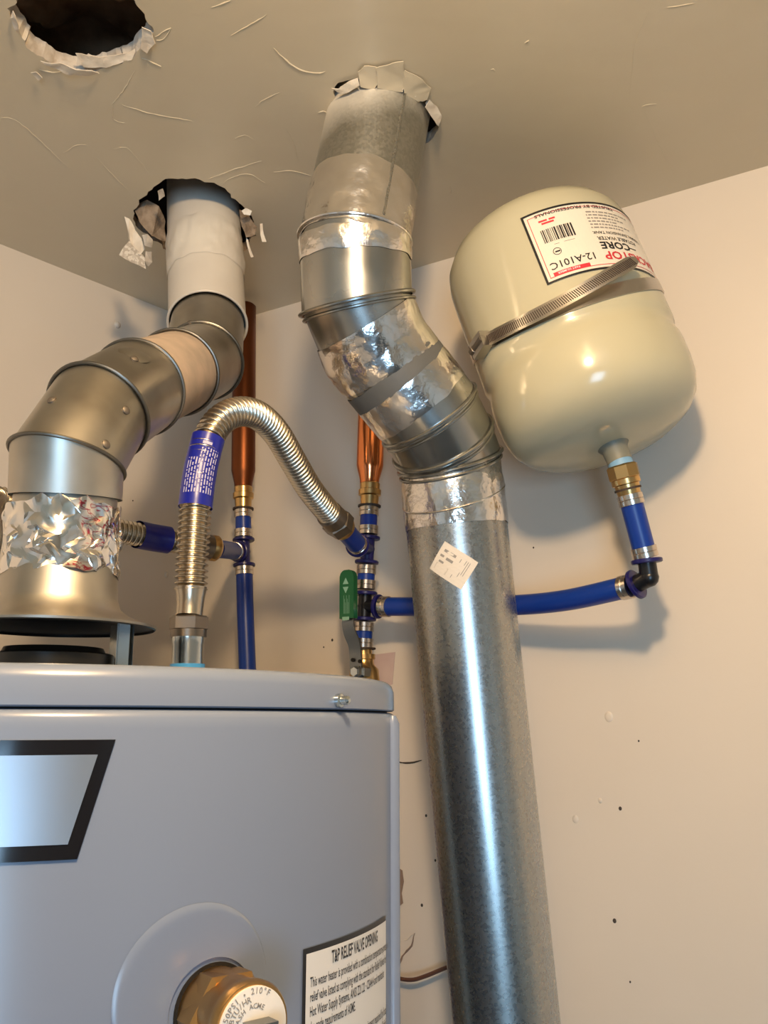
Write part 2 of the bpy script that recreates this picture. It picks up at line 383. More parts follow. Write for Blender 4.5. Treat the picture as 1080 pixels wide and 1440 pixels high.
# torn paper, crumbs and paint ridges on the ceiling
def flap(pxs, dzs, name='torn_paper', m=None, th=0.0006, cut=3):
    pts = [PC(x, y) + Vector((0, 0, -0.0008 - dz)) for (x, y), dz in zip(pxs, dzs)]
    bm = bmesh.new(); vs = [bm.verts.new(p) for p in pts]; bm.faces.new(vs)
    bmesh.ops.triangulate(bm, faces=bm.faces[:]); bmesh.ops.subdivide_edges(bm, edges=bm.edges[:], cuts=cut, use_grid_fill=True)
    for v in bm.verts: v.co += Vector((0, 0, -0.002 * abs(noise.noise(v.co * 70)))) + noise.noise_vector(v.co * 120) * 0.0008
    ret = bmesh.ops.solidify(bm, geom=bm.faces[:], thickness=th)
    me = bpy.data.meshes.new(name); bm.to_mesh(me); bm.free()
    return link(name, me, m or M_PAPER, ceiling, sharp=30)
flap([(507, 116), (503, 98), (512, 90), (530, 92), (532, 112), (527, 120)], [.003, .001, 0, 0, .001, .003], m=M_CEIL)
flap([(531, 118), (529, 92), (552, 86), (567, 84), (569, 112), (566, 124)], [.003, .001, 0, 0, .001, .003], m=M_CEIL)
flap([(568, 126), (566, 106), (569, 97), (592, 108), (606, 122), (600, 136), (588, 137)], [.003, .001, 0, 0, 0, .002, .003], m=M_CEIL)
flap([(466, 119), (476, 118), (490, 109), (503, 106), (506, 112), (492, 119), (480, 124)], [0.002, 0.004, .003, .001, .004, .006, .005])
flap([(598, 143), (604, 136), (614, 147), (621, 158), (616, 168), (609, 158)], [.005, .002, .001, .002, .006, .006])
flap([(58, 84), (74, 92), (98, 100), (122, 102), (140, 100), (130, 92), (108, 90), (84, 84)], [.001, .002, .003, .003, .001, .004, .005, .002])
flap([(106, 78), (140, 82), (178, 78), (192, 72), (186, 84), (150, 94), (118, 94)], [-.004, -.003, -.004, -.006, -.001, -.001, -.001])
flap([(18, 12), (14, 22), (20, 36), (27, 44), (26, 30), (22, 16)], [0.001, .001, .002, .002, .004, .004])
flap([(44, 98), (52, 96), (60, 104), (56, 110)], [0.001, .003, .003, .001])
flap([(200, 38), (212, 40), (218, 56), (208, 70), (198, 66)], [-.002, .001, .002, .002, 0.0])
# hanging scrap of meshed paper beside the flue hole
def hang(pix, d, name, m):
    pts = [P(x, y, d + k) for x, y, k in pix]
    bm = bmesh.new(); vs = [bm.verts.new(p) for p in pts]; bm.faces.new(vs)
    bmesh.ops.triangulate(bm, faces=bm.faces[:]); bmesh.ops.subdivide_edges(bm, edges=bm.edges[:], cuts=4, use_grid_fill=True)
    for v in bm.verts: v.co += noise.noise_vector(v.co * 60) * 0.0022
    bmesh.ops.solidify(bm, geom=bm.faces[:], thickness=0.0008)
    me = bpy.data.meshes.new(name); bm.to_mesh(me); bm.free(); return link(name, me, m, ceiling, sharp=25)
M_MESHP = mat('paper_with_mesh_tape', (0.70, 0.62, 0.51), 0.85, col2=(0.48, 0.40, 0.31), nscale=420, vor=True)
hd = 1.035
hang([(174, 305, .0), (181, 307, .0), (189, 322, .005), (198, 334, .0), (202, 350, 0), (196, 359, -.004), (185, 352, 0), (182, 330, .004)], hd, 'torn_paper', M_PAPER)
hang([(182, 338, .0), (192, 352, -.004), (203, 362, .0), (205, 378, .004), (186, 370, .0), (168, 359, .002)], hd, 'mesh_tape_scrap', M_MESHP)
hang([(200, 330, 0), (208, 329, -.004), (214, 336, 0), (212, 346, .004), (203, 344, 0)], hd - .01, 'drywall_crumb', M_GYP)
hang([(205, 352, 0), (213, 352, -.003), (214, 368, 0), (208, 374, .003), (204, 366, 0)], hd - .005, 'drywall_crumb', M_GYP)
hang([(190, 292, .01), (206, 280, .0), (222, 290, .006), (232, 310, .03), (232, 340, .03), (214, 332, .012), (197, 314, .004)], hd + .035, 'brown_paper_lining', M_PAPERB)
hang([(338, 296, 0), (350, 302, 0), (362, 318, 0), (358, 330, .004), (346, 334, .01), (341, 318, .012)], 1.045, 'brown_paper_lining', M_PAPERB)
hang([(222, 268, 0), (229, 266, -.004), (231, 278, 0), (224, 282, .003)], 1.02, 'drywall_crumb', M_GYP)
hang([(340, 296, 0), (346, 292, -.003), (355, 297, 0), (352, 303, .002), (343, 301, 0)], 1.03, 'drywall_crumb', M_GYP)
hang([(366, 314, 0), (370, 314, 0), (374, 340, .002), (368, 341, 0)], 1.06, 'torn_paper', M_PAPER)
hang([(346, 335, 0), (349, 338, 0), (356, 361, .002), (353, 362, 0)], 1.06, 'torn_paper', M_PAPER)
for x_, y_, r_ in ((574, 126, 3), (584, 131, 4), (594, 137, 4), (602, 144, 3), (610, 152, 4), (616, 161, 3), (566, 121, 3)):
    random.seed(x_); p_ = PC(x_, y_); mb = MB()
    rings = [[p_ + Vector((math.cos(a) * r_ * .0007 * k_ * random.uniform(.6, 1.3), math.sin(a) * r_ * .0007 * k_ * random.uniform(.6, 1.3), h_)) for a in [2 * PI * i / 7 for i in range(7)]] for h_, k_ in ((.001, .8), (-.001, 1.2), (-.003, .9), (-.0042, .3))]
    mb.add(*ring_tube(rings)); mb.build('drywall_crumb', M_PAPER, ceiling, sharp=20)
def ridge(pxs, r=0.0006, parent=None, fn=PC, m=None, name='paint_ridge'):
    pts = [fn(x, y) for x, y in pxs]; s = spline(pts, 0.004); N = len(s)
    s = [p + Vector((noise.noise(p * 200) * 0.0012, noise.noise(p * 200 + Vector((9, 0, 0))) * 0.0012, 0)) for p in s]
    mb = MB(); sweep(mb, s, [r * (0.35 + 0.65 * math.sin(PI * (i + .5) / N)) * (0.7 + 0.5 * noise.noise(s[i] * 300)) for i in range(N)], 6)
    return mb.build(name, m or M_CEIL, parent or ceiling)
for pl, r in (([(0, 166), (20, 168), (50, 192), (98, 238)], .0007), ([(135, 221), (160, 247), (180, 268)], .0007), ([(191, 98), (175, 125), (158, 146)], .0008), ([(158, 146), (160, 168), (175, 173)], .0008),
              ([(170, 147), (215, 160), (270, 170)], .0007), ([(292, 252), (330, 238), (368, 226)], .0009), ([(312, 260), (325, 250), (350, 245), (372, 257)], .0007), ([(200, 82), (215, 88), (226, 93)], .0011),
              ([(220, 57), (230, 55), (240, 40), (228, 46), (220, 52)], .0010), ([(325, 50), (345, 38), (360, 30), (375, 20)], .0008), ([(385, 68), (402, 84), (418, 96), (432, 101), (450, 103), (458, 100)], .0011),
              ([(90, 98), (75, 102), (55, 98)], .0009), ([(90, 215), (108, 204), (122, 204)], .0005), ([(160, 210), (178, 208), (195, 225), (210, 245)], .0005), ([(298, 10), (312, 5), (324, 1)], .0009),
              ([(360, 150), (372, 140), (392, 130)], .0006), ([(330, 195), (345, 190), (356, 196)], .0005), ([(690, 99), (694, 97), (697, 100)], .0006), ([(738, 60), (744, 57), (742, 61)], .0011),
              ([(903, 150), (912, 147), (923, 146)], .0006), ([(885, 140), (889, 100), (893, 60), (917, 4)], .00035), ([(905, 155), (925, 200), (948, 250)], .00035), ([(940, 10), (955, 8), (973, 5)], .0006),
              ([(402, 180), (412, 200), (420, 230)], .0005), ([(385, 242), (410, 240), (437, 247)], .0007), ([(545, 118), (552, 122), (561, 124)], .0005), ([(448, 158), (455, 156), (460, 159)], .0010), ([(633, 262), (634, 268), (632, 272)], .0008)):
    ridge(pl, r)
# wall marks
ridge([(0, 343.5), (40, 361), (80, 378), (122, 397), (160, 412), (190, 424)], 0.0008, None, PC, M_DIRT, 'ceiling_joint_crack')
def PRW(x, y): return PW(x, y, 0.0004)
def PLW(x, y): return PL(x, y, 0.0004)
def splat(pxs, fn, m, name, parent, th=0.0008):
    pts = [fn(x, y) for x, y in pxs]; n_ = NR if fn is PRW else NL
    mb = MB(); k = len(pts); mb.add(pts + [p + n_ * th for p in pts], [tuple(range(k)), tuple(range(k, 2 * k))] + [(i, (i + 1) % k, (i + 1) % k + k, i + k) for i in range(k)])
    return mb.build(name, m, parent, smooth=False)
def blob(x, y, rx, ry, fn, m, name, parent, h=0.0012):
    n_ = NR if fn is PRW else NL; c = fn(x, y); u = UR if fn is PRW else -UL; sc = 1.0 / 1250
    mb = MB(); rings = []
    for t in (0.0, 0.35, 0.7, 0.92):
        rr = math.sqrt(1 - t * t); rings.append([c + n_ * (h * t - 0.0006) + u * (math.cos(a) * rx * sc * rr) + Vector((0, 0, math.sin(a) * ry * sc * rr)) for a in [2 * PI * k / 12 for k in range(12)]])
    mb.add(*ring_tube(rings)); return mb.build(name, m, parent)
for x, y, r, m in ((872, 1137, 2.2, M_DIRT), (864, 1295, 2.5, M_DIRT), (809, 1152, 4.5, M_WALL), (844, 1126, 3, M_WALL), (886, 1381, 1.2, M_DIRT), (898, 1042, 1.2, M_DIRT), (856, 1008, 6, M_WALL),
                   (612, 1210, 1.6, M_DIRT), (599, 1147, 1.8, M_DIRT), (593, 1273, 2, M_DIRT), (467, 900, 2.0, M_DIRT), (455, 910, 1.2, M_DIRT), (750, 770, 1.2, M_DIRT), (880, 408, 1.2, M_WALL), (420, 625, 1.0, M_DIRT)):
    blob(x, y, r, r * 1.2, PRW, m, 'dirt_speck' if m is M_DIRT else 'paint_lump', wall_right)
blob(165, 457, 6, 6, PLW, M_WALL, 'nail_head', wall_left, 0.004)
blob(234, 808, 4, 6, PLW, M_WALL, 'paint_lump', wall_left, 0.002)
blob(187, 704, 1.3, 1.3, PLW, M_DIRT, 'dirt_speck', wall_left)
splat([(524, 921), (556, 917), (552, 962), (540, 968), (520, 960)], PRW, M_PINKP, 'pink_paint_patch', wall_right)
splat([(557, 1218), (566, 1224), (568, 1240), (565, 1256), (567, 1270), (560, 1276), (553, 1262), (550, 1234)], PRW, M_BROWNP, 'brown_torn_patch', wall_right)
ridge([(557, 1071), (570, 1073), (582, 1072), (593, 1069)], 0.0016, wall_right, PRW, M_DIRT, 'wall_crack')
ridge([(545, 1318), (560, 1322), (572, 1322), (583, 1312)], 0.0012, wall_right, PRW, M_WALL, 'paint_ridge')
ridge([(583, 1312), (579, 1330), (566, 1345), (556, 1368)], 0.0016, wall_right, PRW, M_BROWNP, 'wall_crack')
mb = MB(); sweep(mb, spline([PW(530, 1360, .012), PW(556, 1374, .01), PW(578, 1378, .012), PW(600, 1372, .012), PW(632, 1359, .012), PW(690, 1340, .014)], .004), 0.0022, 8)
tag(mb.build('wire', M_BRWIRE), 'thin brown wire running low along the wall behind the tall pipe', 'wire')
# ------------------------------------------------------------------ water heater
HX, HY, HR = -0.2290, 0.647, 0.2375
HC = Vector((HX, HY, 0)); HN = Vector((-HX, -HY, 0)).normalized(); HS = Vector((-HN.y, HN.x, 0))
if HS.x < 0: HS = -HS
ZLID = EZ + 0.0265; ZSEAM = EZ + 0.0070
def hpt(ang, z, off=0.0, R=None):
    r = (R or HR) + off
    return Vector((HX, HY, z)) + HN * (r * math.cos(ang)) + HS * (r * math.sin(ang))
def hc(x, y):                                               # pixel -> (angle, height) on the heater jacket
    r = ray(x, y); a = r.x ** 2 + r.y ** 2; b = -2 * (r.x * HX + r.y * HY); c = HX ** 2 + HY ** 2 - HR ** 2
    D = b * b - 4 * a * c; t = (-b - math.sqrt(max(D, 0))) / (2 * a); p = r * t
    q = p - HC; return math.atan2(q.dot(HS), q.dot(HN)), EZ + p.z
def zrow(y, r=0.0):                                          # height of a point r in front of the heater axis seen at image row y
    q = HC + HN * r; b_ = (720 - y) / FPX; return EZ + q.y * (b_ * CP + SP) / (CP - b_ * SP)
heater = thing('water_heater', 'grey enamelled water heater with a black-framed plate and a warning label', 'water heater', (HX, HY, 0))
mb = MB(); rings = []
prof = [(0.06, HR - .004), (0.065, HR), (ZSEAM - 0.010, HR), (ZSEAM - 0.005, HR - 0.0006), (ZSEAM - 0.0025, HR - 0.0018), (ZSEAM - 0.0014, HR - 0.0034), (ZSEAM - .001, HR - .006), (ZSEAM - .001, HR - .009)]
VA, VZ = hc(300, 1420)                                      # relief valve opening
EA, EZc = hc(275, 1397)
mb = MB(); lathe(mb, Vector((HX, HY, 0)), Vector((0, 0, 1)), prof, 128)
body = mb.build('jacket', M_HEAT, heater, sharp=50)
mb = MB(); lathe(mb, Vector((HX, HY, 0)), Vector((0, 0, 1)), [(0.0, HR - .02), (0.06, HR - .02)], 64); mb.build('base_skirt', M_DARKV, heater)
mb = MB(); lathe(mb, Vector((HX, HY, 0)), Vector((0, 0, 1)), [(ZSEAM - .0002, HR - .0075), (ZSEAM - .0002, HR - .0028), (ZSEAM + .0006, HR - .0016), (ZLID - .007, HR - .0018), (ZLID - .003, HR - .0032), (ZLID - .0008, HR - .006), (ZLID, HR - .010), (ZLID, 0.045)], 128, cap=False)
mb.build('lid', M_HEAT, heater, sharp=50)
mb = MB(); lathe(mb, Vector((HX, HY, 0)), Vector((0, 0, 1)), [(ZSEAM - .004, HR - .0065), (ZSEAM + .002, HR - .0065)], 96, cap=False); mb.build('lid_joint', M_DARKHOLE, heater)
a_, z_ = hc(478, 985); p = hpt(a_, z_, -0.002); n_ = (p - Vector((HX, HY, p.z))).normalized()
mb = MB(); lathe(mb, p, n_, [(0, .0038), (.003, .0038), (.0036, .003), (.0036, .0026), (.0075, .0024), (.0085, .0012)], 14); mb.build('lid_screw', M_ZINC, heater)
# jacket lock seam at the right-hand side
asm = hc(551, 1200)[0]
mb = MB(); sweep(mb, [hpt(asm, z, 0.0008) for z in (0.07, 0.5, 1.0, ZSEAM - .008, ZSEAM - 0.003)], [.0042, .0042, .0042, .0042, .002], 14); mb.build('jacket_seam', M_HEAT, heater)
# plate with the black slanted frame
def hquad(name, corners, off, m, nx=24, th=0.0005, parent=None, ny=6):       # corners: BL BR TR TL as (angle, z)
    mb = MB(); v = []; f = []
    for layer in (off, off - th):
        for j in range(ny + 1):
            for i in range(nx + 1):
                s, t = i / nx, j / ny
                a0 = corners[0][0] * (1 - s) + corners[1][0] * s; z0 = corners[0][1] * (1 - s) + corners[1][1] * s
                a1 = corners[3][0] * (1 - s) + corners[2][0] * s; z1 = corners[3][1] * (1 - s) + corners[2][1] * s
                v.append(hpt(a0 * (1 - t) + a1 * t, z0 * (1 - t) + z1 * t, layer))
    N = (nx + 1) * (ny + 1)
    for j in range(ny):
        for i in range(nx):
            a = j * (nx + 1) + i; f.append((a, a + 1, a + nx + 2, a + nx + 1)); f.append((N + a, N + a + nx + 1, N + a + nx + 2, N + a + 1))
    def edge(i0, j0, i1, j1):
        a = j0 * (nx + 1) + i0; b = j1 * (nx + 1) + i1; f.append((a, b, b + N, a + N))
    for i in range(nx): edge(i, 0, i + 1, 0); edge(i, ny, i + 1, ny)
    for j in range(ny): edge(0, j, 0, j + 1); edge(nx, j, nx, j + 1)
    mb.add(v, f); return mb.build(name, m, parent or heater, sharp=60)
tr = hc(162, 1040); br = hc(108, 1208); itr = hc(137, 1061); ibr = hc(95, 1187)
zt, zb, zit, zib = tr[1], br[1], itr[1], ibr[1]
wl = -0.75
plate = hquad('plate_frame', [(wl - .11, zb), (br[0], zb), (tr[0], zt), (wl, zt)], 0.0009, M_BLKP, 40, 0.0012)
hquad('plate_panel', [(wl - .06, zib), (ibr[0], zib), (itr[0], zit), (wl + .04, zit)], 0.0013, M_SILV, 40, 0.0012)
# warning label
wtl = hc(425, 1335); wtr = hc(541, 1285)
wz = wtl[1]; wa0 = wtl[0]; wa1 = min(wtr[0], asm - 0.03)
WW = (wa1 - wa0) * HR; WHt = 0.17
def hlab(x, y, off): return hpt(wa0 + x / HR, wz + y, off)
pr = Print().rect(0, -WHt, WW, 0, 24, 10); pr.lay(hlab, 'warning_label_border', M_BLACK, heater, 0.0006)
lab = Print().rect(0.0022, -WHt + .0022, WW - .0008, -0.0026, 24, 10).lay(hlab, 'warning_label', M_PAPERL, heater, 0.0009)
pr = Print()
lines = ['This water heater is provided with a combination temperature-pressure', 'relief valve listed as complying with the standard for Relief Valves for',
         'Hot Water Supply Systems, ANSI Z21.22 \u00b7 CSA4.4 and maintains', 'the code requirements of ASME.', '',
         'Install Temperature-Pressure protective equipment required by local', 'codes, but not less than a combination Temperature-Pressure Relief',
         'Valve certified as meeting the requirements for Relief Valves for Hot', 'Water Supply Systems, ANSI Z21.22 \u00b7 CSA4.4 by a nationally',
         'recognized testing laboratory that maintains periodic', 'inspection of production of listed equipment.']
pr.text('T&P RELIEF VALVE OPENING', WW * 0.53, -0.0105, 0.0085, 'CENTER', 0.00018, sx=min(1, 0.62 * WW / 0.1155))
sxl = (WW - .009) / 0.178
for i, t in enumerate(lines):
    if t: pr.text(t, 0.0052, -0.0185 - i * 0.0068, 0.0066, 'LEFT', 0.00006, sx=sxl)
pr.lay(hlab, 'lettering', M_BLACK, lab, 0.0011)
# dished escutcheon around the relief valve
def epatch():
    n, k = 72, 14; v = []; f = []; Ro = 0.0385; Rh = 0.0205
    for j in range(k + 1):
        t = j / k; 
        for i in range(n):
            q = 2 * PI * i / n
            cx = (1 - t) * EA + t * VA; cz = (1 - t) * EZc + t * VZ
            r = Ro * (1 - t) + Rh * t
            off = 0.0004 + 0.0011 * (min(t, 0.08) / 0.08) - (0.0006 * t) if t < 1 else -0.004
            v.append(hpt(cx + r * math.cos(q) / HR, cz + r * math.sin(q), off))
    for j in range(k):
        for i in range(n):
            l = (i + 1) % n; f.append((j * n + i, j * n + l, (j + 1) * n + l, (j + 1) * n + i))
    mb = MB(); mb.add(v, f); return mb.build('valve_escutcheon', M_HEAT, heater, sharp=30)
epatch()
mb = MB(); nv = (hpt(VA, VZ) - Vector((HX, HY, VZ))).normalized(); lathe(mb, hpt(VA, VZ, 0.0002), nv, [(0, 0.0203), (0.0006, 0.0203)], 48); mb.build('valve_opening', M_DARKHOLE, heater)
# nipples, flue collar on the lid
def heater_nipple(pbase, up):
    mb = MB(); lathe(mb, pbase, up, [(0, .0135), (.004, .0135), (.0045, .0125), (.026, .0125), (.030, .0118)], 28); a = mb.build('nipple', M_ZINC, heater)
    mb = MB(); lathe(mb, pbase + up * .0005, up, [(0, .0142), (.0026, .0142)], 28); mb.build('nipple_liner', M_BLUEP, heater)
FC = Vector((HX, HY, ZLID))
mb = MB(); lathe(mb, FC, Vector((0, 0, 1)), [(0, .0405), (zrow(916, .041) - ZLID, .0405), (zrow(914, .041) - ZLID, .0395), (zrow(914, .041) - ZLID, .035), (zrow(907, .03) - ZLID, .033), (zrow(907, .03) - ZLID, .028)], 64, cap=False); mb.build('flue_collar', M_DARKV, heater)
for q in (-0.55, 0.45):
    pp = FC + HN * (math.cos(q) * .056) + HS * (math.sin(q) * .056); mb = MB(); lathe(mb, pp, Vector((0, 0, 1)), [(0, .006), (.003, .005), (.0045, .002)], 14); mb.build('collar_screw', M_ZINC, heater)
# ------------------------------------------------------------------ relief valve
rv = thing('relief_valve', 'cast brass relief valve with a round printed tag poking out of the heater', 'valve', hpt(VA, VZ))
vb = hpt(VA, VZ, -0.001)
dwn = Vector((0, 0, -1)); va, vbv = perp(nv, Vector((0, 0, 1)))
mb = MB(); lathe(mb, vb, nv, [(0, .0185), (.006, .0188), (.010, .0180), (.026, .0176), (.0285, .0188), (.033, .0190), (.0345, .0182)], 40); mb.build('valve_body', M_BRONZE, rv)
mb = MB(); lathe(mb, vb + nv * .004, nv, [(0, .0195), (.001, .0205), (.012, .0205), (.0145, .0185)], 6, ref=(va * math.cos(.5) + vbv * math.sin(.5))); mb.build('hex_flats', M_BRONZE, rv, sharp=20)
mb = MB(); lathe(mb, vb + nv * .0344, nv, [(0, .0168), (.0012, .0168), (.0014, .0162)], 48); mb.build('tag_disc', M_PAPERL, rv)
tagc = vb + nv * .0358
hx = va.cross(nv).normalized()
if hx.dot(HS) < 0: hx = -hx
def vface(x, y, off): return tagc + hx * x + va * y + nv * off
pr = Print()
def arc_text(t, R, a0, size, da):
    for i, ch in enumerate(t):
        a = a0 + da * i
        if ch != ' ': pr.add(text2d(ch, size, 'CENTER', 0.00003), R * math.cos(a), R * math.sin(a), a - PI / 2 + (PI if da > 0 else 0))
arc_text('150PSI \u2022 210\u00b0F', .0138, 2.9, .0036, -.14)
arc_text('BTU/HR', .0108, 2.75, .0036, -.19); arc_text('CASH ACME', .0080, 2.9, .0030, -.23)
pr.lay(vface, 'lettering', M_PALEP, rv, 0.0002)
mb = MB(); box(mb, tagc + nv * .004 + hx * .001, hx * .0065, va * .0035, nv * .004); box(mb, tagc + nv * .0085 - va * .001, hx * .0085, va * .0028, nv * .0012); mb.build('test_lever', M_LEVER, rv)
# ------------------------------------------------------------------ draft hood
hood = thing('draft_hood', 'flared steel draft hood standing over the heater on small brackets', 'draft hood', FC)
zf = zrow(868, .062); zc = zrow(834, .041); zt_ = zrow(797, .040)
FCx = Vector((HX, HY, 0))
prof = [(zf - .001, .0680), (zf + .0006, .0684), (zf + .001, .065), (zf + .0035, .0575), (zf + .0075, .0490), (zf + .012, .0430), (zc - .001, .0412), (zc + .0006, .0404), (zt_, .0395), (zt_ + .010, .0362), (zt_ + .02, .0350)]
inn = [(h - .0008, r - .0009) for h, r in prof][::-1]
mb = MB(); lathe(mb, FCx, Vector((0, 0, 1)), prof, 96, cap=False); mb.build('hood_flare', M_FLUE, hood, sharp=45)
mb = MB(); lathe(mb, FCx, Vector((0, 0, 1)), [prof[0]] + inn[::-1], 96, cap=False); mb.build('hood_inside_shade', M_DARKV, hood, sharp=45)  # near-black colour stands in for the shade inside the hood
for q in (1.30, 1.95, -1.6):
    rr = .0445; c = FCx + HN * (math.cos(q) * rr) + HS * (math.sin(q) * rr); t_ = (HN * -math.sin(q) + HS * math.cos(q)); rd = (HN * math.cos(q) + HS * math.sin(q))
    mb = MB(); box(mb, c + Vector((0, 0, (ZLID + zf + .004) / 2)), t_ * .0075, rd * .0006, Vector((0, 0, (zf + .004 - ZLID) / 2)))
    box(mb, c + t_ * .0069 + rd * .004 + Vector((0, 0, (ZLID + zf + .004) / 2)), t_ * .0006, rd * .004, Vector((0, 0, (zf + .004 - ZLID) / 2)))
    box(mb, c - t_ * .0069 + rd * .004 + Vector((0, 0, (ZLID + zf + .004) / 2)), t_ * .0006, rd * .004, Vector((0, 0, (zf + .004 - ZLID) / 2)))
    mb.build('hood_bracket', M_ZINC, hood)
# ------------------------------------------------------------------ mitred duct builder
def mitred(pts, n=56, ref=None):
    segs = []
    dirs = [(pts[i + 1] - pts[i]).normalized() for i in range(len(pts) - 1)]
    norms = [dirs[0]] + [(dirs[i] + dirs[i + 1]).normalized() for i in range(len(dirs) - 1)] + [dirs[-1]]
    a = None; A = []
    for d in dirs:
        if a is None: a, b = perp(d, ref or Vector((0.3, -1, 0.1)))
        else: a = (a - d * a.dot(d)).normalized()
        A.append((a, d.cross(a)))
    def ring(i, k, r):                                       # ring of segment i in the plane at joint k
        d = dirs[i]; a, b = A[i]; out = []
        for q in range(n):
            t = 2 * PI * q / n; base = pts[i] + (a * math.cos(t) + b * math.sin(t)) * r
            s = (pts[k] - base).dot(norms[k]) / d.dot(norms[k]); out.append(base + d * s)
        return out
    return ring, dirs, norms, A
def duct_segment(ring, i, r0, r1, ext0=0.0, ext1=0.0, dirs=None, steps=6):
    a = ring(i, i, r0); b = ring(i, i + 1, r1)
    if dirs: a = [p - dirs[i] * ext0 for p in a]; b = [p + dirs[i] * ext1 for p in b]
    rings = [[p.lerp(q, k / steps) for p, q in zip(a, b)] for k in range(steps + 1)]
    return ring_tube(rings, False, False)
def bead(ringpts, r, grow=0.0, cen=None):
    if grow and cen is not None: ringpts = [p + (p - cen).normalized() * grow for p in ringpts]
    mb = MB(); sweep(mb, ringpts, r, 8, closed=True); return mb
# ------------------------------------------------------------------ left flue
FR = 0.042
fp = [Vector((HX, HY, EZ + 0.118)), P(90, 697, .653), P(95, 648, .664), P(138, 580, .705), P(193, 546, .768), P(248, 524, .868), P(286, 508, .955), P(292, 456, 1.035), PC(287, 314)]
fp[0] = Vector((HX, HY, zt_ + .004)); fp[1] = Vector((HX, HY, zrow(700)))
top = fp[-1] + (fp[-1] - fp[-2]).normalized() * 0.16
fp[-1] = top
ring, dirs, norms, A = mitred(fp)
flue = thing('flue_pipe', 'dull steel flue bending from the draft hood up into the torn ceiling hole', 'flue pipe', fp[0])
names = ['lower_collar', 'elbow_section', 'elbow_section', 'elbow_section', 'elbow_section', 'elbow_section', 'elbow_section', 'upper_pipe']
mats_ = [M_FLUE, M_FLUE, M_FLUE, M_FLUE, M_PINK, M_FLUE, M_FLUE, M_FLUEW]
r0s = [.0358, .0392, .0388, .0396, .0385, .0392, .0402, .0430]
for i in range(8):
    mb = MB(); mb.add(*duct_segment(ring, i, r0s[i], r0s[i])); mb.build(names[i], mats_[i], flue, sharp=60)
for k, seg, rr in ((2, 2, .0400), (3, 3, .0404), (4, 3, .0404), (5, 5, .0404), (6, 5, .0406), (7, 7, .0436)):
    rp = ring(seg, k, rr); bead(rp, .0015).build('rolled_edge', M_DARKJ if k != 7 else M_FLUEW, flue)
# second bead line on the lower collar
c_ = fp[0].lerp(fp[1], .6)
def surf_pt(i, t, ang, r):                                   # point on segment i at fraction t, angle measured from the camera side
    d = dirs[i]; c = fp[i].lerp(fp[i + 1], t); toc = (EYE - c); toc = (toc - d * toc.dot(d)).normalized(); s = d.cross(toc)
    return c + (toc * math.cos(ang) + s * math.sin(ang)) * r, (toc * math.cos(ang) + s * math.sin(ang))
def px_on(pp, i, r, pxy):                                    # where the sight line through a pixel meets the cylinder of a segment
    d = (pp[i + 1] - pp[i]).normalized(); rd = ray(*pxy).normalized(); o = EYE - pp[i]
    a = rd - d * rd.dot(d); b = o - d * o.dot(d)
    A_, B_, C_ = a.dot(a), 2 * a.dot(b), b.dot(b) - r * r; D = max(B_ * B_ - 4 * A_ * C_, 0); t = (-B_ - math.sqrt(D)) / (2 * A_)
    p = EYE + rd * t; q = p - pp[i]; return p, (q - d * q.dot(d)).normalized()
for pxy, i in (((177, 577), 2), ((149, 625), 2), ((73, 563), 2), ((189, 505), 3), ((267, 454), 6)):
    p, n_ = px_on(fp, i, r0s[i], pxy); mb = MB(); lathe(mb, p - n_ * .0006, n_, [(0, .0034), (.0014, .0034), (.0026, .0018)], 12); mb.build('sheet_screw', M_SCREW, flue)
p, n_ = px_on(fp, 3, r0s[3], (190, 497)); mb = MB(); rr_ = [(0.0, .013), (.0012, .010), (.002, .006), (.0022, .002)]; lathe(mb, p - n_ * .0012, n_, rr_, 24); mb.build('pressed_dimple', M_FLUE, flue, sharp=80)
# white tape around the joint of the upper pipe
def wrap(p0, p1, r, name, m, parent, wr=0.0008, n=96, k=10, jag=0.0012, seed=0.0, fr=60, th=0.00025):
    d = (p1 - p0).normalized(); L = (p1 - p0).length; a, b = perp(d); rings = []
    for j in range(k + 1):
        t = j / k; rg = []
        for i in range(n):
            q = 2 * PI * i / n; h = L * t
            if j == 0 or j == k: h += noise.noise(Vector((math.cos(q) * 3 + seed, math.sin(q) * 3, j))) * jag * 2.0
            e = a * math.cos(q) + b * math.sin(q); pp = p0 + d * h
            s = pp + e * r; z = noise.noise(s * fr + Vector((seed, 0, 0))); z2 = 1 - abs(noise.noise(s * fr * 2.1 + Vector((seed, 5, 0)))) * 2
            rg.append(pp + e * (r + th + wr * min(1.0, 2.2 * math.sin(PI * t)) * (max(z, 0) + 0.5 * max(z2, 0))))
        rings.append(rg)
    mb = MB(); mb.add(*ring_tube(rings, False, False)); return mb.build(name, m, parent, sharp=50)
us = fp[7]; ud = dirs[7]
def on_axis(pp, i, y):                                       # axis point of segment i at image row y
    a, b = pp[i], pp[i + 1]; lo, hi = 0.0, 1.0
    def row(p):
        q = p - EYE; dep = q.y * CP + q.z * SP; return 720 - FPX * (q.z * CP - q.y * SP) / dep
    for _ in range(40):
        m_ = (lo + hi) / 2
        if (row(a.lerp(b, m_)) - y) * (row(a) - row(b)) > 0: lo = m_
        else: hi = m_
    return a.lerp(b, (lo + hi) / 2)
wrap(on_axis(fp, 7, 392), on_axis(fp, 7, 336), .0432, 'white_tape', M_FLUEW, flue, .0024, jag=.002, fr=75)
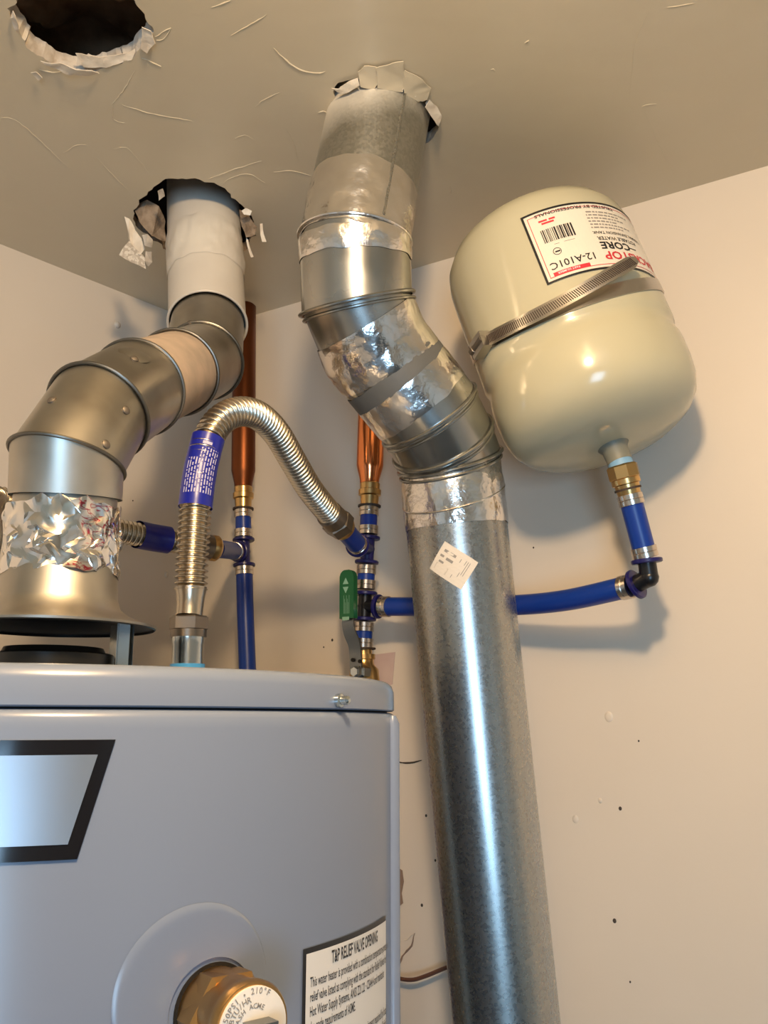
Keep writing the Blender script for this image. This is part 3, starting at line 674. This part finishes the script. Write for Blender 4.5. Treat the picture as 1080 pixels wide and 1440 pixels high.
# crumpled foil tape at the hood outlet
def crumple(p0, p1, r, n=34, k=6):                            # randomly folded foil: jittered facets with crisp creases
    d = (p1 - p0).normalized(); L = (p1 - p0).length; a, b = perp(d); random.seed(21); V = []; F = []
    for j in range(k + 1):
        for i in range(n):
            q = 2 * PI * (i + random.uniform(-.38, .38) + .5 * (j % 2)) / n
            h = L * (j + (random.uniform(-.36, .36) if 0 < j < k else (random.uniform(-.15, .75) if j == k else random.uniform(-.25, .25)))) / k
            e = a * math.cos(q) + b * math.sin(q); bulge = .0012 * noise.noise(Vector((math.cos(q) * 3, math.sin(q) * 3, h * 40)))
            V.append(p0 + d * h + e * (r + .0012 + bulge + random.uniform(-.0012, .0026)))
    for j in range(k):
        for i in range(n):
            l = (i + 1) % n; A_, B_, C_, D_ = j * n + i, j * n + l, (j + 1) * n + l, (j + 1) * n + i
            F += [(A_, B_, C_), (A_, C_, D_)] if random.random() < .5 else [(A_, B_, D_), (B_, C_, D_)]
    bm = bmesh.new(); vs = [bm.verts.new(v) for v in V]
    for f in F: bm.faces.new([vs[i] for i in f])
    bmesh.ops.recalc_face_normals(bm, faces=bm.faces[:])
    bmesh.ops.subdivide_edges(bm, edges=bm.edges[:], cuts=2, smooth=0.8, use_grid_fill=True)
    for v in bm.verts: v.co += noise.noise_vector(v.co * 110) * .0011
    me = bpy.data.meshes.new('foil_tape'); bm.to_mesh(me); bm.free(); return link('foil_tape', me, M_FOIL, flue, sharp=14)
zfoil0, zfoil1 = zt_ - .001, zrow(700, .046)
crumple(Vector((HX, HY, zfoil0)), Vector((HX, HY, zfoil1)), .0374)
# ------------------------------------------------------------------ right vent duct
VR = 0.0515
vp = [PC(531, 168) , P(499, 338, .866), P(502, 427, .866), P(527, 489, .878), P(603, 583, .896), P(622, 620, .908), P(633, 648, .920), P(712, 1440, .858)]
vp[0] = vp[0] + (vp[0] - vp[1]).normalized() * 0.14
vp[-1] = vp[-1] + (vp[-1] - vp[-2]).normalized() * ((vp[-1].z - 0.0) / (vp[-2].z - vp[-1].z)) * (vp[-1] - vp[-2]).length
ring, dirs, norms, A = mitred(vp)
duct = thing('vent_duct', 'tall galvanized vent pipe with taped elbow rising into the ceiling', 'vent pipe', Vector((vp[-1].x, vp[-1].y, 0)))
nm = ['upper_pipe', 'elbow_section', 'elbow_section', 'elbow_section', 'elbow_section', 'elbow_section', 'lower_pipe']
mt = [M_OVER, M_GALV2, M_GALV2, M_GALV2, M_GALV2, M_GALV2, M_GALV]
rs = [.0505, .0520, .0505, .0512, .0508, .0508, .0500]
for i in range(7):
    mb = MB(); mb.add(*duct_segment(ring, i, rs[i], rs[i], steps=8)); mb.build(nm[i], mt[i], duct, sharp=60)
for k, seg, rr, br_ in ((2, 1, .0535, .0020), (4, 4, .0520, .0020), (5, 4, .0520, .0020), (6, 5, .0520, .0020)):
    bead(ring(seg, k, rr), br_).build('rolled_edge', M_BEAD, duct)
    cen = vp[k]
    sh = [p + dirs[min(k, 6)] * 0.006 - (p - cen).normalized() * 0.0012 for p in ring(seg, k, rr)]
    bead(sh, .0016).build('rolled_edge', M_BEAD, duct)
pa, na = px_on(vp, 0, rs[0], (566, 150)); pb, nb = px_on(vp, 0, rs[0], (546, 272))
ax0 = dirs[0]; off_ = (pa - vp[0]); off_ = (off_ - ax0 * off_.dot(ax0)).normalized() * rs[0]
mb = MB(); sweep(mb, [vp[0] + off_ * 1.008, vp[1] + off_ * 1.008], .0016, 8); mb.build('lock_seam', M_GALV, duct)
wrap(on_axis(vp, 0, 337).lerp(vp[1] + (vp[1] - vp[0]).normalized() * .014, 1.0), on_axis(vp, 0, 268), .0508, 'aluminium_tape', M_TAPE, duct, .0016, k=16, seed=2.0, fr=60)
wrap(vp[1].lerp(vp[2], .34), vp[1].lerp(vp[2], -.02), .0524, 'aluminium_tape', M_TAPE, duct, .0014, k=10, seed=3.0, fr=60)
bead(ring(0, 1, .0524), .0017).build('tape_fold', M_TAPE, duct)
# tape over the elbow joint and around the sloping section
def wrap_joint(i, t0, t1, r, name, m, wr, seed):
    a = ring(i, i + 1, r); dI = dirs[i]; dJ = dirs[i + 1]; rings = []
    la = (vp[i + 1] - vp[i]).length * (1 - t0); lb = (vp[i + 2] - vp[i + 1]).length * t1
    for k in range(-6, 9):
        rg = []
        for q, p in enumerate(a):
            pp = p + (dI * (la * k / 6) if k < 0 else dJ * (lb * k / 8))
            e = (p - vp[i + 1]); e = (e - dJ * e.dot(dJ)).normalized()
            z = noise.noise(pp * 60 + Vector((seed, 0, 0))); z2 = 1 - 2 * abs(noise.noise(pp * 110 + Vector((seed, 3, 0))))
            rg.append(pp + e * (.0003 + wr * min(1, .9 * min(k + 6, 8 - k)) * (max(z, 0) + .6 * max(z2, 0))))
        rings.append(rg)
    mb = MB(); mb.add(*ring_tube(rings, False, False)); return mb.build(name, m, duct, sharp=50)
ring, dirs, norms, A = mitred(vp, 110)
wrap_joint(2, 0.42, 0.30, .0513, 'aluminium_tape', M_TAPE, .0014, 4.0)
def wrap_seg(i, t0, t1, r, name, m, wr, seed, tilt=0.0, parent=duct):
    a = vp[i].lerp(vp[i + 1], t0); b = vp[i].lerp(vp[i + 1], t1); return wrap(a, b, r, name, m, parent, wr, k=8, seed=seed)
wrap_seg(3, .27, .48, .0516, 'duct_tape', M_DTAPE, .0003, 1.0)
wrap_seg(3, .46, .86, .0515, 'aluminium_tape', M_TAPE, .0012, 6.0)
bead([p + dirs[6] * .036 for p in ring(6, 6, .0507)], .0011).build('tape_fold', M_TAPE, duct)
wrap(on_axis(vp, 6, 742), on_axis(vp, 6, 676), .0503, 'aluminium_tape', M_TAPE, duct, .0013, k=14, seed=8.0, fr=55)
# barcode sticker on the duct
sc_, sn_ = px_on(vp, 6, .0500, (637, 795)); dD = dirs[6]; base_e = sn_; base_s = dD.cross(base_e)
if base_s.x < 0: base_s = -base_s
ctr = vp[6] + dD * (sc_ - vp[6]).dot(dD)
def dface(x, y, off):
    c, s = math.cos(math.radians(-38)), math.sin(math.radians(-38)); x, y = x * c - y * s, x * s + y * c
    t = x / .0500; return ctr - dD * y + (base_e * math.cos(t) + base_s * math.sin(t)) * (.0500 + off)
stk = Print().rect(-.0185, -.0150, .0185, .0150, 8, 8).lay(dface, 'sticker', M_STICK, duct, .0005)
# print runs along the short side: bars as on the photograph, then rows of small type
pr = Print(); random.seed(3); y = -.0115
for (cx, cy, hx2, hy2) in ((-.0079, .0080, .0063, .0013), (-.0134, .0024, .0020, .0011), (-.0051, .0020, .0036, .0013), (-.0113, -.0030, .0026, .0010)):
    pr.rect(cx - hx2, cy - hy2, cx + hx2, cy + hy2)
pr.lay(dface, 'barcode', M_PALEP, stk, .0007)
Print().rect(-.0150, -.0118, -.0015, -.0052).lay(dface, 'pale_print_block', mat('pale_grey_print', (.60, .53, .44), .6), stk, .0006)
pr = Print()
for xx, y0, y1 in ((.0035, -.011, .009), (.0085, -.007, .010), (.0105, -.004, .010), (.0125, -.004, .010)): pr.rect(xx, y0, xx + .0006, y1)
pr.lay(dface, 'fine_print', M_PALEP, stk, .0007)
# ------------------------------------------------------------------ expansion tank
T0 = P(796, 463, 0.945); TL_ = math.radians(17.8)
TA = (UR * math.sin(TL_) + Vector((0, 0, -math.cos(TL_)))).normalized()   # axis, towards the fitting
TF = NR.copy(); TS = TA.cross(TF)
if TS.dot(UR) < 0: TS = -TS
TR = 0.099
tank = thing('expansion_tank', 'cream expansion tank hanging tilted on the wall beside the pipe', 'expansion tank', T0)
prof = [(-.126, .004), (-.1255, .028), (-.123, .053), (-.117, .074), (-.107, .0885), (-.094, .0962), (-.080, .0986), (-.065, .099), (.036, .099), (.040, .0985), (.043, .0972), (.049, .0966), (.055, .0972), (.060, .0986), (.066, .099), (.082, .0988),
        (.098, .0970), (.111, .0925), (.121, .084), (.129, .070), (.134, .052), (.1365, .035), (.138, .018), (.138, .004)]
mb = MB(); lathe(mb, T0, TA, prof, 96); mb.build('tank_shell', M_TANK, tank, sharp=70)
mb = MB(); lathe(mb, T0 + TA * .134, TA, [(0, .0165), (.004, .0155), (.008, .0125), (.022, .0120)], 32); mb.build('tank_boss', mat('grey_primer', (.22, .21, .16), .5), tank)
mb = MB(); lathe(mb, T0 + TA * .154, TA, [(0, .0118), (.008, .0118)], 28); mb.build('thread_seal', mat('pale_blue_seal', (.22, .42, .62), .5), tank)
def tface(ang, h, off, R=TR): return T0 + TA * h + (TF * math.cos(ang) + TS * math.sin(ang)) * (R + off)
# label is upside down: its right-hand end is at the left of the picture
LA0, LA1, LH0, LH1 = math.radians(11), math.radians(121), -.0760, .0040
LW, LHh = (LA1 - LA0) * TR, LH1 - LH0
def tl(x, y, off): return tface(LA1 - x / TR, LH0 + y, off)   # x,y upright label coords; y=0 bottom -> towards the dome
lab = Print().rect(0, 0, LW, LHh, 40, 6).lay(tl, 'tank_label', M_TLAB, tank, .0004)
pr = Print().frame(0, 0, LW, LHh, .0022, 40, 6)
pr.text('TRUSTED BY PROFESSIONALS', LW - .012, .0042, .0048, 'RIGHT', .00008, 1.35)
pr.text('CORE', LW * .60 + .014, .0490, .0115, 'RIGHT', .0003, 1.2); pr.rect(LW * .36 + .014, .0525, LW * .425 + .014, .0538)
pr.text('12-A101C', LW - .0085, .0600, .0108, 'RIGHT', .00008, 1.0)
pr.text('POTABLE WATER', LW * .60 + .014, .0425, .0058, 'RIGHT', .00008, 1.1); pr.text('THERMAL EXPANSION TANK', LW * .645 + .008, .0360, .0046, 'RIGHT', .00005, 1.1)
random.seed(11); x = LW - .0425
while x < LW - .0125:
    b_ = random.choice([.0005, .0008, .0012, .0016]); pr.rect(x, .0225, x + b_, .0375); x += b_ + random.choice([.0005, .0008, .0012])
for k, (a0, s_) in enumerate(((LW - .020, 0.0033),)):
    n = 20; v = [(a0 + math.cos(2 * PI * i / n) * r, .0495 + math.sin(2 * PI * i / n) * r) for r in (.0040, .0034) for i in range(n)]
    pr.add((v, [(i, (i + 1) % n, (i + 1) % n + n, i + n) for i in range(n)])); pr.rect(a0 - .0028, .0489, a0 + .0020, .0505)
pr.lay(tl, 'lettering', M_BLACK, lab, .0007)
pr = Print().frame(.005, .005, LW - .005, LHh - .005, .0006, 40, 6)
pr.text('BACKSTOP', LW * .60 + .014, .0605, .0128, 'RIGHT', .0003, 1.15); pr.rect(LW - .044, .0705, LW - .009, .0745, 6, 1)
for q_, (xa, xb) in enumerate(((.030, .014), (.028, .016))): pr.rect(LW - xa, .0115 + q_ * .0032, LW - xb, .0135 + q_ * .0032)
pr.lay(tl, 'red_lettering', M_RED, lab, .0007)
pr = Print()
for k, (wd) in enumerate((.040, .052, .034, .046, .040, .056)):
    xr = LW * .64 + .008; yy = .0305 - k * .0038; x = xr - wd
    while x < xr: q = random.uniform(.002, .006); pr.rect(x, yy, min(x + q, xr), yy + .0016); x += q + .0012
for k in range(3): pr.rect(LW - .040 + .003 * k, .041, LW - .022 + .001 * k, .0416)
pr.lay(tl, 'fine_print', M_PALEP, lab, .0006)
pr = Print().text('PART NUMBER', LW - .013, .0713, .0032, 'RIGHT', .00003); pr.lay(tl, 'white_lettering', M_WHITE, lab, .0009)
# band clamp
clamp = thing('band_clamp', 'stainless worm clamp strap wrapped round the cream tank with a loose tail', 'clamp', tface(0, .0, .0))
def bandh(a): return -.004 + .036 * math.cos(a - math.radians(19))
mb = MB(); n = 96; rings = []
for i in range(n):
    a = 2 * PI * i / n; e = (TF * math.cos(a) + TS * math.sin(a)); c = T0 + TA * bandh(a)
    rings.append([c + TA * s + e * (TR + o) for s, o in ((-.007, .0003), (.007, .0003), (.007, .0014), (-.007, .0014))])
mb.add(*ring_tube(rings, True)); mb.build('band', M_STAIN, clamp, sharp=30)
ba = math.radians(-38)                                       # housing angle
hp = tface(ba, bandh(ba), .006); hn = (TF * math.cos(ba) + TS * math.sin(ba)); ht = (-TF * math.sin(ba) + TS * math.cos(ba))
mb = MB(); box(mb, hp, TA * .0085, ht * .012, hn * .0055); mb.build('screw_housing', M_STAIN, clamp)
mb = MB(); lathe(mb, hp + hn * .004 - ht * .012, ht, [(0, .0045), (.006, .0045), (.0065, .0038), (.024, .0038)], 8); mb.build('worm_screw', M_SCREW, clamp)
mb = MB(); box(mb, hp - ht * .0125 + hn * .001, TA * .0078, ht * .0006, hn * .0045); mb.build('housing_mouth', M_DRUB, clamp)
tp = []; NT = 70
for i in range(NT + 1):
    t = i / NT; a = ba + .06 + t * math.radians(91); off = .004 + .012 * t ** 1.3; h = bandh(ba) * (1 - t) - .0005 * t + .024 * math.sin(PI * t * .9); tp.append((tface(a, h, off), (TF * math.cos(a) + TS * math.sin(a))))
mb = MB(); rings = []
for i, (p, e) in enumerate(tp):
    t = (tp[min(i + 1, NT)][0] - tp[max(i - 1, 0)][0]).normalized(); s = t.cross(e).normalized(); wd = .0066 if i < NT - 3 else .0066 - .0012 * (i - NT + 3)
    rings.append([p + s * wd, p + e * .0009 + s * wd, p + e * .0009 - s * wd, p - s * wd])
mb.add(*ring_tube(rings)); tail = mb.build('strap_tail', M_STAIN, clamp, sharp=30)
mb = MB(); L_ = resample([p for p, e in tp], .0021)
for i, p in enumerate(L_[3:-2]):
    j = min(range(NT + 1), key=lambda q: (tp[q][0] - p).length); e = tp[j][1]; t = (tp[min(j + 1, NT)][0] - tp[max(j - 1, 0)][0]).normalized(); s = t.cross(e).normalized()
    box(mb, p + e * .0010, (s * .97 + t * .25) * .0042, t * .00042, e * .0003)
o = mb.build('strap_slots', M_DRUB, tail, smooth=False); o['kind'] = 'stuff'
# ------------------------------------------------------------------ water pipes
def pipe_thing(name, label, pts, r, m, ends=(True, True), ring_len=.011, rr=.0118, group=None, cat='pipe', step=.006, inset=0.0, two=False):
    s = spline(pts, step) if len(pts) > 2 else [pts[0].lerp(pts[1], k / 4) for k in range(5)]
    th = thing(name, label, cat, pts[0], group)
    mb = MB(); sweep(mb, s, r, 24); mb.build('tube', m, th)
    for on, p, q in ((ends[0], s[0], s[1]), (ends[1], s[-1], s[-2])):
        if on:
            d = (q - p).normalized(); mb = MB()
            lathe(mb, p + d * inset, d, [(0, r + .0002), (.0004, rr), (ring_len * .44, rr), (ring_len * .5, rr - .0006), (ring_len * .56, rr), (ring_len - .0004, rr), (ring_len, r + .0002)], 28); mb.build('crimp_ring', M_CRIMP, th)
    return th
def fitting(name, label, arms, rb=.0080, rc=.0142, m=None, mc=None, tc=.0042, group=None, cat='fitting'):   # arms: list of (centre, end)
    th = thing(name, label, cat, arms[0][0], group); mb = MB()
    for c, e in arms: cyl(mb, c, e, rb, 20)
    c = arms[0][0]; mb2 = MB(); 
    rings = [[c + Vector((math.cos(a) * math.cos(b), math.sin(a) * math.cos(b), math.sin(b))) * rb * 1.08 for a in [2 * PI * k / 14 for k in range(14)]] for b in (-1.5, -1.0, -.5, 0, .5, 1.0, 1.5)]
    mb.add(*ring_tube(rings)); mb.build('body', m or M_PEXF, th)
    for c, e in arms:
        d = (e - c).normalized(); mb = MB(); lathe(mb, e - d * tc, d, [(0, rc - .001), (.0008, rc), (tc - .0008, rc), (tc, rc - .001)], 28); mb.build('collar', mc or M_PEXF, th)
    return th
OFF = 0.055
def W(x, y, o=OFF): return PW(x, y, o)
def pexstub(label, p, q, r=.0103): return pipe_thing('pex_pipe', label, [p, q], r, M_PEX)
# left riser
LX = lambda y: 341 + (y - 680) * (7.0 / 250)
def arrester(label, pxs, ytop, ytap, ybot, ybr, xt, xb, r, m, tapes=None):
    pt, pb_ = W(xt, ytop), W(xb, ybot); d = (pt - pb_).normalized(); L = (pt - pb_).length
    th = thing('hammer_arrester', label, 'copper tube', W(xb, ybr)); tap = (W(xb, ytap) - pb_).length
    mb = MB(); lathe(mb, pb_, d, [(0, .0115), (tap * .25, .012), (tap * .8, r - .001), (tap, r), (L - .004, r), (L - .001, r - .003), (L, r - .008)], 36); mb.build('air_chamber', m, th, sharp=50)
    p0 = W(xb, ybr); Lb = (pb_ - p0).length
    mb = MB(); lathe(mb, p0, d, [(0, .0105), (Lb * .45, .0112), (Lb * .5, .0135), (Lb * .72, .0138), (Lb * .76, .0118), (Lb, .0122), (Lb + .002, .0108)], 28); mb.build('brass_adapter', M_BRASS, th)
    mb = MB(); lathe(mb, p0, d, [(-.001, .0138), (.0012, .0138)], 24); mb.build('stop_washer', M_DRUB, th)
    return th
ar1 = arrester('dull copper tube standing behind the arched flexible connector', None, 428, 662, 686, 716, 344, 342, .0158, M_COPD)
mb = MB(); p = W(337, 515, OFF + .0165); box(mb, p, UR * .004, Vector((0, 0, .014)), NR * .0004); mb.build('paper_tag', M_STICK, ar1)
pipe_thing('pex_pipe', 'short blue pipe stub between two crimp rings under the dull copper tube', [W(342, 717), W(342.5, 756)], .0103, M_PEX)
fitting('pipe_tee', 'dark blue plastic tee at the blue pipe left of the arched connector end', [(W(343, 776), W(342.5, 757)), (W(343, 776), W(343.5, 797)), (W(343, 776), W(334, 775, OFF + .014))])
pipe_thing('pex_pipe', 'blue pipe dropping from the tee down behind the heater lid', [W(343.5, 797), W(345, 860), W(348, 940), W(349, 985), W(349, 985) - Vector((0, 0, .35)), W(349, 985) - Vector((0, 0, .9))], .0108, M_PEX, (True, False))
# right riser
ar2 = arrester('bright orange copper tube partly hidden behind the taped vent elbow', None, 470, 655, 681, 712, 524.5, 519.5, .0163, M_COPB)
pipe_thing('pex_pipe', 'short blue pipe stub with crimp rings under the bright copper tube', [W(519, 713), W(518, 752)], .0103, M_PEX)
fitting('pipe_tee', 'upper plastic tee of the right riser, joined by the arched connector', [(W(517, 772), W(518, 754)), (W(517, 772), W(515.5, 793)), (W(517, 772), P(502, 766, 1.060))], m=M_PEXF)
pipe_thing('pex_pipe', 'short blue pipe stub between the two tees of the right riser', [W(515.5, 795), W(514, 829)], .0103, M_PEX)
fitting('pipe_tee', 'black-bodied tee beside the green valve handle', [(W(513, 852), W(514, 832)), (W(513, 852), W(512, 873)), (W(513, 852), W(534, 853))], m=M_BLKF)
pipe_thing('pex_pipe', 'short blue pipe stub just above the brass ball valve', [W(512, 875), W(510.5, 911)], .0103, M_PEX)
# long blue run to the elbow, and up to the tank
EL = PW(913, 812, .096)
pipe_thing('pex_pipe', 'long blue pipe running behind the tall duct to the black elbow', [W(536, 853), W(600, 853), W(700, 852, .056), PW(790, 845, .070), PW(888, 824, .092)], .0108, M_PEX, rr=.0120)
TE = T0 + TA * .162
PT1 = PW(909, 786, .098)
fitting('pipe_elbow', 'black plastic elbow at the right end of the blue pipe', [(EL, PW(892, 823, .092)), (EL, PT1)], rb=.0086, rc=.0148, m=M_BLKF)
cst = TE + (PT1 - TE).normalized() * .026
pipe_thing('pex_pipe', 'short blue pipe hanging below the cream tank', [cst, cst.lerp(PT1, .5), PT1 + (cst - PT1).normalized() * .001], .0108, M_PEX, rr=.0122)
bc = thing('brass_coupling', 'brass hex coupling under the cream tank', 'coupling', TE)
dd = (cst - TE).normalized()
mb = MB(); lathe(mb, TE - dd * .003, dd, [(0, .0135), (.0015, .0152), (.013, .0152), (.0145, .0135)], 8); mb.build('hex_nut', M_BRASS, bc, sharp=20)
mb = MB(); lathe(mb, TE + dd * .011, dd, [(0, .0138), (.005, .0138), (.0058, .012), (.009, .0118), (.017, .0105)], 28); mb.build('coupling_tail', M_BRASS, bc)
mb = MB(); lathe(mb, TE + dd * .020, dd, [(0, .0128), (.002, .0128)], 24); mb.build('stop_washer', M_DRUB, bc)
# ball valve with green lever
bv = thing('ball_valve', 'brass ball valve with a bent zinc lever and green grip', 'valve', W(512, 950))
vt, vl = W(511, 913), W(513, 975); d = (vl - vt).normalized()
mb = MB(); lathe(mb, vt, d, [(0, .0100), (.006, .0102), (.0065, .0135), (.012, .0135), (.0125, .0115), (.018, .0118), (.024, .017), (.040, .018), (.050, .016), (.056, .0125)], 28); mb.build('valve_body', M_BRASS, bv)
mb = MB(); lathe(mb, vt - d * .001, d, [(0, .0145), (.0016, .0145)], 24); mb.build('stop_washer', M_DRUB, bv)
lo = OFF + .032
lp = [W(490.5, 808, lo), W(490.5, 866, lo), W(489.5, 876, lo), W(492, 890, lo - .003), W(498, 905, lo - .007), W(500, 920, lo - .010), W(501, 946, lo - .010)]
def strip(pts, wds, th_, name, m, parent):
    mb = MB(); rings = []
    for i, p in enumerate(pts):
        t = (pts[min(i + 1, len(pts) - 1)] - pts[max(i - 1, 0)]).normalized(); s = t.cross(NR).normalized(); e = s.cross(t); wv = wds[i] if hasattr(wds, '__len__') else wds
        rings.append([p + s * wv + e * th_, p + s * wv - e * th_, p - s * wv - e * th_, p - s * wv + e * th_])
    mb.add(*ring_tube(rings)); return mb.build(name, m, parent, sharp=30)
sl = spline(lp[1:], .003); strip([lp[0], lp[1]] + sl[1:], .0078, .0012, 'lever', M_LEVER, bv)
gp = [W(490, 802, lo + .001), W(490, 803.5, lo + .001), W(490, 806, lo + .001), W(490, 811, lo + .001), W(490, 830, lo + .001), W(490, 870, lo + .001)]
grip = strip(gp, [.0035, .006, .0082, .0097, .0098, .0098], .0040, 'grip', M_GREEN, bv)
gs = (gp[5] - gp[4]).normalized(); gx = UR
def gface(x, y, off): return gp[4].lerp(gp[5], .5) + gx * x * .95 - gs * y + NR * (.0041 + off)
pr = Print()
def tri(cx, cy, s, up): 
    q = 1 if up else -1; pr.add(([(cx - s, cy - s * .8 * q), (cx + s, cy - s * .8 * q), (cx, cy + s * q)], [(0, 1, 2)]))
tri(-.001, .0265, .0042, True); tri(-.001, .0165, .0042, False); pr.rect(-.006, -.0185, .004, -.0145)
for k in range(7):
    pr.rect(-.004 + .0013 * k, -.011, -.0036 + .0013 * k, .010 - .004 * (k % 3))
pr.lay(gface, 'print', mat('pale_green_print', (.25, .45, .32), .5), grip, .0002)
hubp = W(503, 945, lo - .008)
mb = MB(); lathe(mb, hubp - NR * .018, NR, [(0, .009), (.016, .009), (.018, .0065), (.024, .0065), (.026, .005)], 6); mb.build('stem_nut', M_ZINC, bv, sharp=20)
for px_, py_ in ((496, 928), (506, 930), (494, 897)):
    mb = MB(); p = W(px_, py_, lo - .0075); lathe(mb, p - NR * .001, NR, [(0, .0022), (.0018, .0022)], 12); mb.build('lever_hole', M_DARKHOLE, bv)
mb = MB(); cyl(mb, vt + d * .055, vt + d * .055 - Vector((0, 0, .9)), .0108); dp = thing('pex_pipe', 'blue supply pipe coming up into the brass ball valve', 'pipe', vt + d * .055 - Vector((0, 0, .9))); mb.build('tube', M_PEX, dp)
mb = MB(); lathe(mb, vt + d * .057, -Vector((0, 0, 1)), [(0, .0108), (.0004, .0118), (.0106, .0118), (.011, .0108)], 28); mb.build('crimp_ring', M_CRIMP, dp)
# ------------------------------------------------------------------ flexible connectors
def corrugated(pts, r, amp, pitch, parent, m=M_HOSE, name='corrugated_tube'):
    s = resample(spline(pts, .0012), pitch / 8.0); mb = MB()
    sweep(mb, s, [r - amp * .5 + amp * .5 * math.cos(2 * PI * i / 8.0) for i in range(len(s))], 26); return mb.build(name, m, parent, sharp=180), s
def nut(p, d, r, L, m, parent, name='hex_nut', n=6): mb = MB(); lathe(mb, p, d, [(0, r * .86), (.0015, r), (L - .0015, r), (L, r * .86)], n); return mb.build(name, m, parent, sharp=20)
fcx = thing('flexible_connector', 'corrugated steel connector arching from the heater lid with a blue printed sleeve', 'connector', Vector((0, 0, 0)), None)
q0 = P(265, 896, .744); q1 = P(266, 866, .7475); up = (q1 - q0).normalized()
nb = q0 + (q0 - q1) * ((q0.z - ZLID) / (q1.z - q0.z)); fcx.location = nb; LN = (q0 - nb).length
mb = MB(); lathe(mb, nb, up, [(0, .0125), (LN - .006, .0125), (LN - .005, .0130), (LN + .004, .0130)], 28); mb.build('nipple', M_ZINC, heater)
mb = MB(); lathe(mb, nb, up, [(0, .0138), ((P(264, 934, .7405).z - nb.z), .0138)], 28); mb.build('nipple_liner', M_BLUEP, heater)
nut(q0 + up * .005, up, .0158, (q1 - q0).length - .005, M_NUT, fcx); mb = MB(); lathe(mb, q0, up, [(0, .0146), (.006, .0146)], 28); mb.build('nut_skirt', M_NUT, fcx)
qa = P(268, 842, .752)
mb = MB(); sweep(mb, [q1, q1.lerp(qa, .4), qa, P(268.5, 826, .754)], [.0108, .0108, .0112, .0130], 26); mb.build('end_tube', M_HOSE, fcx)
path = [P(268.5, 829, .754), P(270, 790, .758), P(273, 745, .764), P(276, 700, .772), P(283, 655, .782), P(293, 617, .793), P(310, 591, .806), P(335, 579, .825), P(362, 584, .85), P(388, 608, .88), P(412, 648, .915), P(436, 688, .95), P(463, 722, .99), P(470, 730, 1.0)]
tubeo, ss = corrugated(path, .0137, .0034, .0050, fcx)
# printed sleeve
sl = [P(274.6, 714, .7695), P(276.5, 697, .7725), P(279.5, 675, .778), P(283, 655, .782), P(288, 635, .7885), P(293, 616, .793)]
s_ = spline(sl, .002); mb = MB(); sweep(mb, s_, .0142, 40, cap=False); slv = mb.build('printed_sleeve', M_LBLUE, fcx)
def sleeve_pt(sp, r):
    Ls = [0.0]
    for a, b in zip(sp, sp[1:]): Ls.append(Ls[-1] + (b - a).length)
    def fn(x, y, off):
        y = max(0.0, min(Ls[-1], y)); i = 0
        while i < len(Ls) - 2 and Ls[i + 1] < y: i += 1
        p = sp[i].lerp(sp[i + 1], (y - Ls[i]) / max(1e-9, Ls[i + 1] - Ls[i])); t = (sp[i + 1] - sp[i]).normalized(); c = EYE - p; c = (c - t * c.dot(t)).normalized(); s = t.cross(c)
        if s.x < 0 and abs(t.z) > .3: s = -s
        a = x / r; return p + (c * math.cos(a) + s * math.sin(a)) * (r + off)
    return fn, Ls[-1]
fn, LS = sleeve_pt(s_, .0142); pr = Print(); random.seed(5)
for k in range(11):                                           # columns of tiny illegible type
    x = -.0125 + k * .0024; y = .009; e = LS - (.016 if k > 3 else .026)
    while y < e:
        q = random.uniform(.0015, .006); pr.rect(x, y, x + .0011, min(y + q, e), 1, 2); y += q + random.uniform(.0007, .0018)
pr.rect(-.0035, LS - .012, .0045, LS - .0085, 3, 1)
pr.lay(fn, 'fine_print', M_LGREY, slv, .0003)
de = (ss[-1] - ss[-6]).normalized(); pe = ss[-1]
mb = MB(); lathe(mb, pe - de * .014, de, [(0, .0130), (.002, .0148), (.012, .0150), (.016, .0150)], 30); mb.build('end_sleeve', M_NUT, fcx)
nut(pe + de * .002, de, .0172, .016, M_NUT, fcx)
mb = MB(); lathe(mb, pe + de * .017, de, [(0, .0140), (.004, .0145), (.007, .0135)], 28); mb.build('brass_ring', M_BRASS, fcx)
pend = pe + de * .020; tb = P(503, 766.5, 1.058)
pipe_thing('pex_pipe', 'short slanted blue pipe joining the arched connector to the upper tee', [pend, tb], .0112, M_PEX, (False, True), ring_len=.006)
# rear connector
rc = thing('flexible_connector', 'corrugated steel connector passing level behind the foil-wrapped flue', 'connector', P(100, 730, .9))
nb2 = Vector((HX - .105, HY + .10, ZLID)); upz = Vector((0, 0, 1)); heater_nipple(nb2, upz); rc.location = nb2
nut(nb2 + upz * .021, upz, .0158, .018, M_NUT, rc)
pa_ = P(296, 770, 1.055)
path = [nb2 + upz * .038, nb2 + upz * .075, nb2 + Vector((.004, .004, .118)), P(-10, 703, .90), P(60, 722, .925), P(130, 740, .96), P(190, 751, .99), P(250, 762, 1.03), P(284, 768, 1.05)]
tubeo, ss = corrugated(path, .0132, .0034, .0050, rc)
sl = spline([P(193, 751.5, .992), P(215, 756, 1.008), P(237, 759.5, 1.02)], .002); mb = MB(); sweep(mb, sl, .0150, 32, cap=False); mb.build('printed_sleeve', M_LBLUE, rc)
de = (ss[-1] - ss[-6]).normalized(); pe = ss[-1]
mb = MB(); lathe(mb, pe - de * .004, de, [(0, .0125), (.002, .0142), (.012, .0145), (.016, .0140)], 28); mb.build('end_sleeve', M_NUT, rc)
mb = MB(); lathe(mb, pe + de * .010, de, [(0, .0140), (.003, .0150), (.008, .0150), (.011, .0125)], 28); mb.build('brass_ring', M_BRASS, rc)
pipe_thing('pex_pipe', 'short blue branch pipe behind the upright flexible connector', [W(331, 775, OFF + .02), pe + de * .018], .0108, M_PEX, (True, False))
